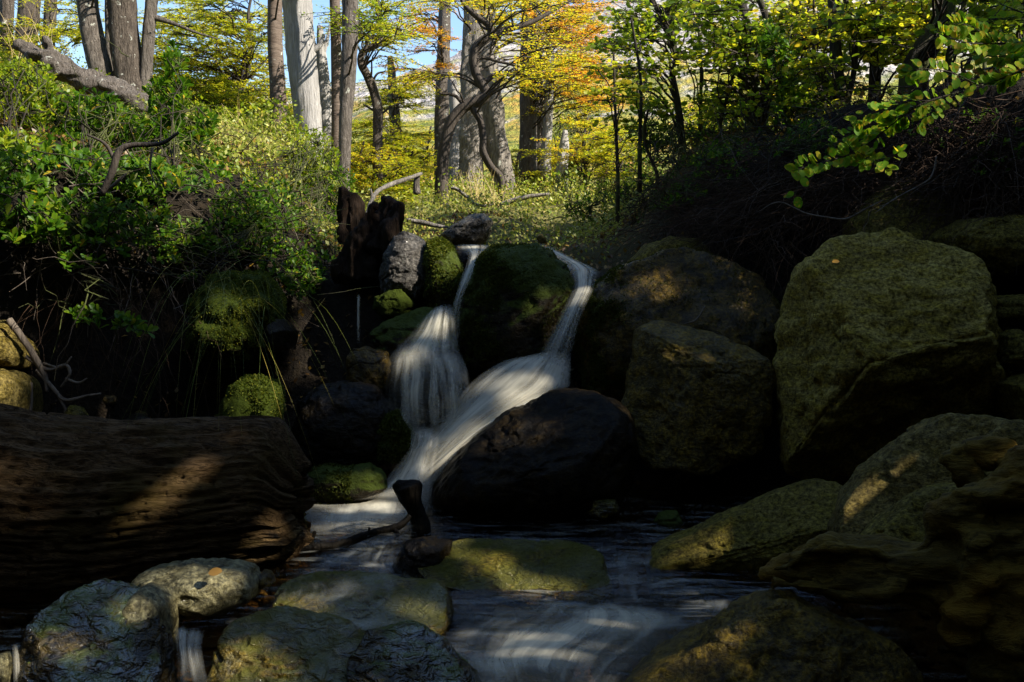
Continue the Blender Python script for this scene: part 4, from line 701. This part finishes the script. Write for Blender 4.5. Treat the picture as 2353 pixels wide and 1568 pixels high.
tree('thick dark trunk near the top right corner', [[(2180,-40,46),(2172,20,46),(2160,60,50),(2135,100,54),(2100,160,60)]], 6.5, M['twigdark'], [(2270,40,80,60,20,60),(2180,-60,120,40,14,60)], M['beechg'], GR, 33, leafsize=.045, rad=.4, leafT=LR, extend=1.5)
tree('slim dark stem right of the thick corner trunk', [[(2222,-30,11),(2210,30,12),(2196,60,13),(2180,130,15)]], 6.4, M['twigdark'], [(2310,110,60,60,10,55)], M['beechg'], GR, 34, leafsize=.045, rad=.35, leafT=LR, extend=1.2)
tree('dark trunk cut by the right edge of the picture', [[(2352,-40,22),(2348,60,24),(2344,180,28)]], 5.8, M['twigdark'], [(2360,40,50,60,8,50)], M['beechg'], GR, 35, leafsize=.045, rad=.35, leafT=LR, extend=1.2)
# thin dark stems scattered through the thicket, each its own sapling
rs = np.random.default_rng(77)
spots = [(1600,20,1610,250),(1660,-20,1655,280),(1790,0,1784,270),(1870,-20,1880,280),(1850,60,1845,285),(2100,-20,2085,140),(2130,-20,2110,130),(2250,-20,2262,140),(1450,40,1470,330),(1410,120,1420,400),(1500,220,1510,400)]
desc = ['left of the forked stem','just left of the forked stem','between the curving stem and the mossy stem','left of the straight dark stem','right of the mossy leaning stem','left of the thick corner trunk','against the thick corner trunk','in the top right corner leaves','left of the sinuous dark tree','at the left end of the right bank shrubs','below the sinuous dark tree']
for i, ((u0, v0, u1, v1), ds) in enumerate(zip(spots, desc)):
    m = (u0+u1)/2 + rs.normal(0, 12)
    tree('whip-thin dark sapling ' + ds, [[(u0, v0, 5), (m, (v0+v1)/2, 7), (u1, v1, 9)]], rs.uniform(7.2, 9), M['twigdark'], [((u0+m)/2, (v0+v1)/2 - 40, 45, 70, 7, 60)], M['beechg'] if i % 3 else M['beech'], 'saplings of the right bank thicket', 200+i, leafsize=.04, rad=.33, leafT=LR, extend=.6, sides=7, cat='sapling', name='sapling')
# ------------------------------------------------------------------ shrubs of the banks
def rosettes(mb, pos, ax, rs, size, k=7, T=LO):
    n = len(pos); ax = nrm(ax); h = nrm(np.cross(ax, rs.normal(0, 1, (n, 3)))); g = np.cross(ax, h)
    for i in range(k):
        a = i*2.4 + rs.normal(0, .3, n); tilt = rs.uniform(.35, 1.25, n); rad = np.cos(a)[:, None]*h + np.sin(a)[:, None]*g
        y = rad*np.sin(tilt)[:, None] + ax*np.cos(tilt)[:, None]; z = ax*np.sin(tilt)[:, None] - rad*np.cos(tilt)[:, None]
        keep = rs.random(n) < .88
        leaves(mb, (pos + ax*(i*.006 - .02)[..., None] if False else pos - ax*.012*(i % 3))[keep], y[keep], z[keep], size*rs.uniform(.55, 1.15, n)[keep], T)
def shrub(label, ellipses, base, n, mat, seed, size=.05, back=(0.02, .5), group=None, k=7, dead=10, T=LO, dfix=None, woody=None):
    """ellipses: (u, v, ru, rv) pixel areas the leaf rosettes fill, between the bank surface and some way in front of it"""
    rs = np.random.default_rng(seed); bd = dfix or hit(base[0], base[1]); B = P(base[0], base[1], bd); o = thing('shrub', label, 'shrub', B, group)
    lf = MB(); st = MB(); pos = []
    area = np.array([e[2]*e[3] for e in ellipses]); ns = rs.multinomial(n, area/area.sum())
    for e, m in zip(ellipses, ns):
        us, vs = ell(rs, m, *e[:4])
        for a, b in zip(us, vs):
            d = (dfix or min(hit(a, b), bd + 1.6)) - rs.uniform(*back); pos.append(P(a, b, d))
    pos = np.array(pos); out = nrm(pos - B + np.array([0, -.1, .25]))
    ax = out*.5 + np.array([.25, -.15, .75]) + rs.normal(0, .35, pos.shape); rosettes(lf, pos, ax, rs, size, k, T)
    # stems: a few leaders, each rosette joined to the nearest leader point
    m = max(4, n//30); idx = rs.choice(len(pos), m, replace=False); lead = []
    for i in idx:
        t = np.linspace(0, 1, 9)[:, None]; q = B + (pos[i]-B)*t + np.array([0, 0, 1.0])*np.sin(np.pi*t)*.12*np.linalg.norm(pos[i]-B); q = wob(q, .045, rs)
        tube(st, q, np.linspace(.0045, .0015, 9), 5, cap=False); lead.append(q[3:])
    lead = np.vstack(lead)
    for p in pos:
        i = np.argmin(np.linalg.norm(lead - p, axis=1)); a = lead[i]
        t = np.linspace(0, 1, 4)[:, None]; q = a + (p-a)*t; q[:, 2] -= .08*np.linalg.norm(p-a)*np.sin(np.pi*t[:, 0]); tube(st, q, [.0035, .003, .0025, .002], 4, cap=False)
    for _ in range(dead):
        p = pos[rs.integers(len(pos))] + rs.normal(0, .08, 3); dv = nrm(rs.normal(0, 1, 3)*np.array([1, .5, .6]) + np.array([0, -.2, -.3])); L = rs.uniform(.15, .5)
        t = np.linspace(0, 1, 6)[:, None]; tube(st, wob(p + dv*t*L, .012, rs), np.linspace(.004, .0012, 6), 4, cap=False)
    st.build('stems', woody or M['twigdark'], parent=o); lf.build('foliage', mat, parent=o)
    return o
GL = 'evergreen shrubs hanging over the left bank'
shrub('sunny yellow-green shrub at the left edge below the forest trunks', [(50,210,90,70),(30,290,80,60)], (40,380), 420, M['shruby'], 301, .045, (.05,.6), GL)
shrub('bright green shrub below the fallen grey trunk', [(170,260,120,50),(250,300,110,50)], (200,400), 460, M['shrub'], 302, .05, (.1,.7), GL)
shrub('upright shrub with tall leafy shoots in front of the yellow crown', [(400,150,22,55),(385,230,50,60),(420,300,80,50)], (400,400), 260, M['shrub'], 303, .06, (.2,.8), GL)
shrub('large dark green shrub in the middle of the left bank', [(320,350,130,70),(420,380,120,60)], (370,470), 460, M['shrub'], 304, .05, (.1,.7), GL, dead=40)
shrub('green shrub at the left edge halfway up the bank', [(40,420,80,80),(60,500,90,60)], (40,540), 260, M['shrub'], 305, .052, (.1,.6), GL, dead=24)
shrub('drooping shrub with scattered leaf rosettes over the dark hollow', [(180,500,110,60),(300,520,120,60),(170,590,60,30)], (230,560), 230, M['shrub'], 306, .05, (.1,.6), GL, dead=60)
shrub('lowest trailing shoot hanging in front of the dark hollow', [(180,720,36,14),(255,735,60,20),(320,752,22,22)], (230,640), 26, M['shrub'], 307, .05, (.0,.12), GL, dfix=4.9, dead=4)
shrub('thin shrub with shaded leaves right of the dark hollow', [(430,560,70,50),(430,640,36,20),(360,560,50,50)], (420,590), 70, M['shrub'], 308, .048, (.1,.4), GL, dead=50)
shrub('sunlit small-leaved shrub at the foot of the pale barkless trunk', [(640,390,90,50),(720,360,60,60),(560,360,60,40)], (650,480), 520, M['shruby'], 309, .032, (.05,.5), GL, dead=20)
shrub('dense mid-green shrub left of the rotten stump', [(680,470,110,60),(760,440,60,70)], (720,540), 480, M['shrub'], 310, .036, (.05,.5), GL, dead=40)
shrub('green shrub overhanging beside the rotten stump', [(760,560,60,40),(790,520,50,50)], (770,600), 120, M['shrub'], 311, .036, (.05,.5), GL, dead=16)
shrub('dark shaded shrub between the hollow and the rotten stump', [(560,470,80,60),(540,540,80,50)], (560,570), 260, M['shrub'], 312, .036, (.05,.5), GL, dead=50)
shrub('shaded leafy sprigs over the dark soil left of the rotten stump', [(650,590,70,50),(700,630,50,50),(610,540,50,40)], (680,660), 230, M['shrub'], 313, .036, (.03,.3), GL, dead=14)  # added over bare soil to stand in for shade
shrub('leafy shrub covering the brown soil above the arching stem', [(150,350,70,40),(230,400,60,40),(330,420,60,40)], (220,440), 230, M['shrub'], 314, .05, (.05,.35), GL, dead=8)
GRS = 'twiggy shrubs along the right bank'
shrub('green shrub at the right edge of the clearing', [(1370,400,70,60),(1420,350,60,60)], (1400,470), 420, M['shrub'], 321, .04, (.05,.6), GRS, dead=40)
shrub('bright green leafy patch in the shaded right bank', [(1450,400,60,40),(1490,380,40,30)], (1470,450), 140, M['shrub'], 322, .045, (.05,.5), GRS, dead=0)
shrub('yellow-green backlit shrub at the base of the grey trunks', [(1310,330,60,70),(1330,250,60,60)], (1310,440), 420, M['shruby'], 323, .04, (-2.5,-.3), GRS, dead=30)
shrub('dark twiggy shrub below the sinuous tree', [(1560,340,90,50),(1500,300,60,50),(1640,310,60,50)], (1560,400), 460, M['shrub'], 324, .034, (.05,.6), GRS, dead=80)
shrub('glossy upright shrub among the thicket stems', [(1790,150,50,60),(1770,100,30,50),(1830,250,60,50)], (1800,310), 130, M['shrub'], 325, .06, (.1,.6), GRS, dfix=7.2, dead=10)
shrub('yellow backlit shrub under the thicket', [(1660,280,60,40),(1740,270,60,40),(1850,280,60,30)], (1720,320), 200, M['shruby'], 326, .045, (-1.6,.2), GRS, dead=20)
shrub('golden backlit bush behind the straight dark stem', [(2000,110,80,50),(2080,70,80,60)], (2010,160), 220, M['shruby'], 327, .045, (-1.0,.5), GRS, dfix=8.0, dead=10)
shrub('dim fern-like plant hanging at the left lip of the right bank', [(1340,440,60,30),(1300,420,40,30)], (1320,490), 160, M['shrub'], 328, .03, (.05,.4), GRS, dead=20)
shrub('low dark shrub hiding the crest of the right bank below the thicket', [(1700,330,110,40),(1850,320,90,40),(1640,380,80,40)], (1740,400), 240, M['shrub'], 329, .034, (.05,.5), GRS, dead=120)
shrub('sprawling dark shrub on the slope right of the clearing', [(1400,480,100,40),(1520,440,100,40)], (1450,520), 320, M['shrub'], 330, .034, (.05,.4), GRS, dead=120)
shrub('scraggly bush of dry twigs at the upper right edge of the bank', [(2150,270,110,60),(2280,330,80,80)], (2200,380), 110, M['shrub'], 331, .03, (.05,.4), GRS, dead=200, woody=M['rootlet'])
rock('ledge', 'dark wet ledge under the lip of the left cascade', [(1020,600),(1040,572),(1080,566),(1135,570),(1150,620),(1120,700),(1050,700),(1025,660)], 6.3, .2, M['wetdark'], cat='rock', seed=291, lvl=5)
rock('ledge', 'dark wet shelf showing through the slanting fan of the right cascade', [(1010,1000),(1070,905),(1150,860),(1300,850),(1320,900),(1220,960),(1120,1030),(1030,1060)], 5.5, .14, M['wetdark'], cat='rock', seed=292, lvl=5)
YB = [('leafy yellow-green bush at the foot of the fissured trunk', 830, 385, 12), ('low yellow bush below the young beech', 890, 415, 11.5), ('bright bush behind the pale bent dead branch', 945, 395, 13.5), ('distant bush left of the grey trunk', 985, 350, 17),
      ('bush between the twin-trunk tree and the grey-brown trunk', 1190, 400, 15), ('golden bush at the foot of the white dead trunk', 1275, 380, 14.5), ('tall golden bush left of the sinuous dark tree', 1345, 330, 12.5), ('yellow bush at the left end of the rocky slope', 1420, 350, 12),
      ('bush under the crooked dark tree', 560, 330, 13), ('bush behind the smooth brown trunk', 655, 300, 13.5), ('bush behind the slim brown trunk', 750, 320, 14.5), ('bush in the shade of the left trunks', 410, 240, 14), ('far bush between the grey snag and the brown trunk', 720, 240, 17), ('yellow bush right of the sinuous dark tree', 1630, 290, 11), ('sunny bush behind the forked stem', 1700, 220, 11.5), ('sunny bush behind the mossy stem', 1830, 220, 11)]
for n, (lb_, u, v, d) in enumerate(YB):
    tree(lb_, [[(u + 6, v - 60, 4), (u - 4, v - 10, 7), (u, v + 50, 9)]], d, M['twig'], [(u, v - 5, 58, 55, 24, 170), (u, v + 35, 60, 25, 8, 170)], M['beech'] if n % 3 else M['beechy'], 'yellow bushes among the trunks', 400 + n, rad=.42, extend=0, cat='bush', name='bush', sides=6)
# ------------------------------------------------------------------ overhanging branch with spotted leaves, upper right
rs = np.random.default_rng(9)
o = thing('hanging_branch', 'leafy branch with large yellow-spotted green leaves reaching in from the right', 'branch', P(2420, 130, 3.5))
st = MB(); lf = MB()
TW = [([(2430,120,14),(2353,160,10),(2252,198,8),(2136,232,7),(2079,263,6),(2046,290,5),(1969,348,4),(1902,370,3),(1819,393,2)], 3.4, 70),
      ([(2136,232,5),(2080,235,4),(2030,255,3),(1990,262,2),(1955,290,2)], 3.35, 26), ([(2079,263,4),(2010,285,3),(1960,305,2),(1920,330,2)], 3.45, 26), ([(2046,290,4),(2000,330,3),(1975,372,2),(1950,330,2)], 3.4, 16),
      ([(2252,198,5),(2180,165,4),(2110,160,3),(2080,180,2)], 3.3, 26), ([(2200,214,4),(2140,255,3),(2110,285,2)], 3.5, 16), ([(1969,348,3),(2010,368,2),(2050,360,2),(2066,345,2)], 3.35, 9), ([(1990,352,2),(2030,378,2),(2042,392,1)], 3.4, 6), ([(1902,370,2),(1860,372,2),(1835,395,1)], 3.4, 9), ([(1835,390,1),(1832,425,1),(1826,452,1)], 3.4, 3),
      ([(2430,60,10),(2353,95,7),(2290,100,5),(2220,98,4),(2160,78,3)], 3.4, 60), ([(2290,100,4),(2230,60,3),(2190,55,2)], 3.4, 34), ([(2400,110,6),(2300,130,4),(2230,120,3)], 3.6, 36), ([(2353,160,5),(2310,180,4),(2290,195,3)], 3.4, 18)]
for pts, d, n in TW:
    n = int(n*1.9)
    q = spline(np.array([(u, v, w) for u, v, w in pts], float), 30); Q = np.array([P(a[0], a[1], d + .12*math.sin(a[0]*.02)) for a in q]); tube(st, Q, [pxm(max(1.0, a[2]*.6)/2, d) for a in q], 6)
    t = rs.uniform(.04, 1, n)*29; i = np.minimum(t.astype(int), 28); p = Q[i] + (Q[i+1]-Q[i])*(t-i)[:, None]; tg = nrm(Q[i+1]-Q[i]); sd = np.where(np.arange(n) % 2 == 0, 1, -1)
    side = nrm(np.cross(tg, FW)); yd = tg*.6 + side*sd[:, None]*rs.uniform(.4, 1.1, n)[:, None] + rs.normal(0, .2, (n, 3)); zdv = np.array([0, -.75, .6]) + rs.normal(0, .28, (n, 3))
    leaves(lf, p + nrm(yd)*.008, yd, zdv, .037*rs.uniform(.6, 1.15, n), LR)
st.build('twigs', M['twigdark'], parent=o); lf.build('leaves', M['branchleaf'], parent=o)
# ------------------------------------------------------------------ uncountable cover
rs = np.random.default_rng(31)
def scatter(name, label, n, xr, yr, mat, size, hgt, T=LQ, dens=None, up=.6):
    x = rs.uniform(*xr, n); y = rs.uniform(*yr, n)
    cl = np.array([mnoise.noise(Vector((a*1.7, b*1.7, 4.2))) for a, b in zip(x.tolist(), y.tolist())]); keep = rs.random(n) < np.clip(.55 + 1.1*cl, .05, 1)
    if dens is not None: keep &= rs.random(n) < dens(x, y)
    x, y, cl = x[keep], y[keep], cl[keep]; m = len(x); z = Hg(x, y) + rs.uniform(0, 1, m)**.8*hgt*np.clip(.6 + cl*1.3, .15, 1.6)
    mb = MB(); yd = rs.normal(0, 1, (m, 3)); yd[:, 2] = np.abs(yd[:, 2])*.8 + .2; zz = rs.normal(0, .6, (m, 3)) + np.array([0, -.2, up]); leaves(mb, np.stack([x, y, z + .03], -1), yd, zz, size*rs.uniform(.5, 1.4, m), T)
    return tag(mb.build(name, mat), label, kind='stuff')
chan = lambda x, y: np.where((y < 7.4) & (np.abs(x - .1) < .75), np.clip((y-6.9)*2, 0, 1), 1.0)*np.where(x > np.interp(y, [6, 7, 9, 11, 14], [.8, .7, 1.2, 2.6, 4]), .02, 1)
scatter('heath', 'sunlit low heath covering the clearing above the falls', 90000, (-4.2, 3.6), (6.5, 15), M['cover'], .03, .2, dens=chan)
scatter('undergrowth', 'yellow-green undergrowth between the forest trunks', 150000, (-8, 8), (9, 22), M['shruby'], .04, .3, dens=lambda x, y: np.where((np.abs(x+.2) < 1.4) & (y < 14), .25, 1.0)*np.where(x > np.interp(y, [9, 12, 14, 26], [1.4, 2.8, 4, 9]), .25, 1))
scatter('leaf_litter', 'brown leaf litter on the dark banks', 26000, (-4.5, 4.5), (4.6, 9), M['litter'], .035, .02, up=1.6)
# fine dead twigs and hanging rootlets on both banks
def tangle(name, label, n, reg, mat, L, r, seed, grav=.3, hang=False):
    q = np.random.default_rng(seed); mb = MB(); ns = q.multinomial(n, np.array([e[2]*e[3] for e in reg])/sum(e[2]*e[3] for e in reg))
    for e, m in zip(reg, ns):
        for a, b in zip(*ell(q, m, *e[:4])):
            p = P(a, b, min(hit(a, b), e[4] if len(e) > 4 else 99) - q.uniform(.0, .35)); dv = nrm(q.normal(0, 1, 3)*np.array([1, .5, .5]) + np.array([0, -.1, -grav if not hang else -1.2])); l = L*q.uniform(.4, 1.5); t = np.linspace(0, 1, 8)[:, None]
            k = q.normal(0, .35, 3); path = p + dv*t*l + k*(t**2)*l*.6 + np.array([0, 0, -grav*.5])*(t**2)*l; tube(mb, wob(path, l*.018, q), np.linspace(r, r*.35, 8)*q.uniform(.5, 1.3), 3, cap=False)
    return tag(mb.build(name, mat), label, kind='stuff')
tangle('dead_twigs', 'grey dead twigs tangled under the left bank shrubs', 200, [(250,480,240,110),(560,560,160,110),(450,620,150,60),(120,560,120,90)], M['twigpale'], .35, .003, 1)
tangle('rootlets', 'brown rootlets and dead stems matted over the right bank', 3200, [(2150,330,220,110),(1800,400,230,70),(1600,470,220,80),(2000,470,150,60),(2280,420,120,90)], M['rootlet'], .4, .0026, 2)
tangle('pale_twigs', 'thin pale twigs catching light on the right bank', 60, [(1850,460,200,60),(1700,430,150,50),(2150,360,150,70)], M['twigpale'], .5, .0028, 3, grav=.1)
tangle('hanging_rootlets', 'rootlets hanging in front of the huge olive boulder and hollow', 90, [(1790,560,30,60,5.6),(250,680,200,60,5.3)], M['rootlet'], .45, .002, 4, hang=True)
# named single twigs
def twig_thing(label, paths, d, mat, name='dead_twig', cat='twig'):
    mb = MB()
    for p in paths: px_tube(mb, p, d, 6, rough=.05, rs=rs)
    c = paths[0][0]; return tag(mb.build(name, mat, origin=P(c[0], c[1], d)), label, cat)
twig_thing('pale forked twig lying in front of the lichen-patched boulder', [[(1740,488,2),(1790,465,3),(1850,490,4),(1900,500,5),(1945,503,5),(1990,480,4),(2030,460,3)],[(1880,497,3),(1878,485,2)]], 4.9, M['twigpale'])
twig_thing('crooked pale twig above the lichen patch', [[(2152,360,5),(2145,395,5),(2128,418,4),(2060,455,3),(2010,490,2)]], 5.0, M['twigpale'])
twig_thing('slender curved twig on the broad mossy boulder', [[(1620,705,4),(1600,735,4),(1572,745,3)]], 5.3, M['twigpale'])
twig_thing('dark arching shrub stem in the middle of the left bank', [[(235,445,16),(258,395,18),(272,352,17),(300,335,13),(370,330,10),(410,305,7)],[(262,365,10),(240,330,7),(200,310,4)]], 4.7, M['twig'], 'bare_stem', 'stem')
twig_thing('pale bent dead stick under the arching stem', [[(232,446,10),(262,425,9),(290,400,6)]], 4.8, M['twigpale'])
twig_thing('pale thin dead stick at the far left of the bank', [[(10,345,3),(60,360,4),(92,368,4)]], 4.8, M['twigpale'])
twig_thing('pale upright dead stick right of the arching stem', [[(350,340,7),(345,390,5),(360,430,3)]], 4.8, M['twigpale'])
# grass
def tuft(label, base, d, n, mat, h, spread, seed, lean=(0,0,0), name='grass_tuft', wd=.02, hang=0):
    q = np.random.default_rng(seed); B = P(base[0], base[1], d); mb = MB()
    for _ in range(n):
        p = B + q.normal(0, spread*.3, 3)*np.array([1, 1, .2]); dv = nrm(q.normal(0, .35, 3) + np.array([0, 0, 1.0 if not hang else .25]) + np.array(lean)); L = h*q.uniform(.5, 1.2); t = np.linspace(0, 1, 10)[:, None]
        path = p + dv*t*L; path[:, 2] -= (t[:, 0]**2)*L*(.18 if not hang else hang); tube(mb, path, np.linspace(wd, wd*.2, 10)*.1, 3, cap=False)
    return tag(mb.build(name, mat, origin=B), label, 'grass')
tuft('straw-coloured grass tuft at the foot of the twin-trunk tree', (1095,462), 10.2, 45, M['drygrass'], .38, .3, 1, wd=.035)
tuft('second straw grass tuft right of the twin-trunk tree base', (1140,478), 9.8, 22, M['drygrass'], .26, .3, 2, wd=.035)
tuft('long green grass hanging from the mossy rock on the left bank', (545,690), 4.8, 34, M['grass'], .7, .3, 3, (0,-.3,0), wd=.012, hang=1.1)
tuft('long yellowish grass blades trailing over the moss toward the log', (520,640), 4.75, 14, M['grass'], .9, .3, 4, (.15,-.3,0), wd=.012, hang=1.2)
tuft('tall dry grass stalks left of the pale barkless trunk', (575,330), 9.5, 26, M['drygrass'], .5, .5, 5, wd=.035)
tuft('reddish dry stalks in the shrubs at the far left', (60,130), 8.5, 18, M['drygrass'], .5, .35, 6, wd=.03)
# single fallen leaves
def one_leaf(label, u, v, d, size, seed, mat):
    q = np.random.default_rng(seed); mb = MB(); n = 1
    leaves(mb, P(u, v, d)[None], np.array([[.8, .1, .15]]), np.array([[0, -.6, .8]]), size, LR); V, Fs = mb.arrays()
    return tag(mb.build('fallen_leaf', mat, origin=P(u, v, d)), label, 'leaf')
one_leaf('rust-brown fallen leaf on the lichen-spotted oval stone', 478, 1318, 3.29, .045, 1, M['litter'])
one_leaf('tiny yellow leaf on top of the huge olive boulder', 1912, 603, 4.5, .035, 2, M['beecho'])
# ------------------------------------------------------------------ unseen trees added to shade the ravine
# (they stand beside and behind the viewpoint; crowns are cut open along sun rays to place the flecks)
FLECKS = [(2235,985,3.45,.10),(2215,1060,3.4,.05),(430,1062,3.72,.05),(480,1060,3.72,.03),(60,1010,3.6,.07),(150,1040,3.62,.05),(570,985,3.95,.05),(250,985,3.75,.03),(500,1010,3.8,.03),(330,1290,3.68,.03),(645,1215,4.0,.05),(600,900,4.75,.10),(600,950,4.7,.06),(590,685,5.0,.09),(560,640,5.0,.03),(25,790,4.75,.13),(20,900,4.6,.11),
          (938,565,5.95,.11),(1015,600,5.9,.10),(885,690,5.85,.07),(1608,598,5.5,.07),(1590,580,5.5,.05),(1300,930,4.72,.06),(1250,950,4.72,.04),(1530,858,4.85,.06),(1500,770,4.9,.08),(480,1335,3.35,.09),(380,1320,3.35,.05),(170,1370,2.85,.05),(1075,568,6.2,.05),(1240,700,5.55,.03),(1125,850,5.25,.04),(1060,1430,3.4,.10),(1150,1470,3.3,.06),(640,1460,3.0,.06),(760,1350,3.55,.07),(700,1340,3.55,.06),
          (2052,470,5.2,.06),(2190,220,3.4,.16),(2080,250,3.4,.18),(1960,320,3.4,.12),(1860,385,3.4,.10),(2030,370,3.4,.07),(2290,110,3.4,.13),(180,585,4.7,.08),(160,715,4.85,.05),(90,540,4.6,.1),(40,240,5.5,.4),(150,260,5.5,.4),(270,280,5.4,.3),(60,380,5,.16),(180,360,5.1,.18),(300,370,5.2,.14),(420,310,5.6,.35),(560,360,6.2,.22),(650,380,6.2,.25),(740,430,6,.12),(790,520,6,.08),(430,400,5.4,.2),(90,470,4.8,.15),(2000,450,5.4,.08),(1850,480,5.6,.06),(1500,450,7,.15),(1560,390,7.2,.3),(1450,400,7.5,.35),(1700,320,7,.35),(1640,400,7,.15),(2250,330,5.5,.15),(2140,300,5.8,.2),(1850,320,6.8,.25),(2150,110,3.4,.12),(1620,775,4.9,.07),(1200,900,5.2,.07),(1010,1060,5.1,.07),(850,1155,4.85,.10),(760,1160,4.85,.07),(1110,1445,3.5,.08),(1270,1500,3.25,.09),(1380,1440,3.5,.06),(990,760,5.4,.04),(1325,690,5.6,.05),(250,1420,2.9,.04),(940,1500,2.85,.05),(1010,1350,3.6,.04),(1700,1200,4.1,.06),(1750,1400,2.8,.06),(700,950,5.1,.04),(860,890,5.3,.05),(1250,1300,3.95,.06),(1150,1270,4.1,.05),(1330,1340,3.95,.04),(610,1500,2.95,.05),(740,1530,2.9,.06),(700,1460,3.0,.03),(560,1450,3.0,.035),(330,1370,3.1,.03),(900,1500,2.85,.04),(1850,1150,4.05,.07),(2150,1170,3.2,.05)]
FT = np.array([P(a, b, d) for a, b, d, r in FLECKS]); FR = np.array([f[3] for f in FLECKS])
def shade_tree(label, foot, crown, rad, n, seed, size=.09):
    q = np.random.default_rng(seed); z0 = float(Hn(foot[0], foot[1])); B = np.array([foot[0], foot[1], z0]); o = thing('shade_tree', label, 'tree', B); crown = np.array(crown, float); rad = np.array(rad, float)
    tr = MB(); t = np.linspace(0, 1, 14)[:, None]; path = B + np.array([0, 0, -.3]) + (crown - B)*np.concatenate([t**1.6, t**1.6, t], 1); tube(tr, wob(path, .03, q), np.linspace(.22, .05, 14), 12, .06, q); tr.build('trunk', M['barkd'], parent=o)
    k = 70; D = nrm(q.normal(0, 1, (k, 3))); cl = crown + D*rad*q.uniform(.25, 1, (k, 1)); lb = MB()
    for c in cl: limb_to(lb, path[q.integers(7, 14)], c, .02, .008, q)
    lb.build('branches', M['twig'], parent=o)
    i = q.integers(0, k, n); n = int(n*1.7); i = q.integers(0, k, n); p = cl[i] + q.normal(0, 1, (n, 3))*rad*.17
    w = p[:, None] - FT[None]; s = w @ SUN; dist = np.linalg.norm(w - s[..., None]*SUN, axis=-1); ok = ~((dist < FR[None] + .06) & (s > 0)).any(1)
    p = p[ok]; m = len(p); mb = MB(); leaves(mb, p, q.normal(0, 1, (m, 3)), q.normal(0, .6, (m, 3)) + SUN*.8, size*q.uniform(.6, 1.3, m), LQ); mb.build('foliage', M['canopy'], parent=o)
def on_ray(x, y, z, t): return np.array([x, y, z]) + SUN*t
shade_tree('tall leafy tree on the right bank shading the lower stream', (6.5, 0.5), on_ray(-.2, 3.6, -.1, 10.5), (2.6, 2.2, 2.0), 24000, 1)
shade_tree('tall leafy tree on the right bank shading the waterfall', (7.5, 3.6), on_ray(.2, 5.6, .4, 10.5), (2.4, 2.0, 1.9), 24000, 2)
shade_tree('tall leafy tree on the right bank shading the olive boulders', (5.5, 2.2), on_ray(2.0, 4.8, .5, 6.0), (1.9, 1.8, 1.6), 20000, 3)
shade_tree('tall leafy tree on the right bank shading the right-hand slope', (6.0, 5.0), on_ray(2.2, 7.0, 1.2, 5.5), (1.9, 1.6, 1.5), 16000, 4)
shade_tree('tall leafy tree behind the viewpoint shading the log', (5.0, -2.5), on_ray(-1.9, 4.2, .2, 11), (2.2, 2.2, 1.9), 22000, 5)

shade_tree('dense leafy tree standing behind the viewpoint', (.5, -4.5), (.3, -2.6, 5.2), (3.6, 1.5, 2.6), 24000, 6)  # this and the next two: unseen crowns added to darken facing surfaces
shade_tree('dense leafy tree on the left bank beside the viewpoint', (-6.5, 1.0), (-5.0, 1.5, 4.6), (1.7, 3.0, 2.4), 22000, 7)
shade_tree('dense leafy tree on the right bank beside the viewpoint', (5.2, -.5), (4.6, 0.2, 4.0), (1.5, 2.0, 2.2), 16000, 8)
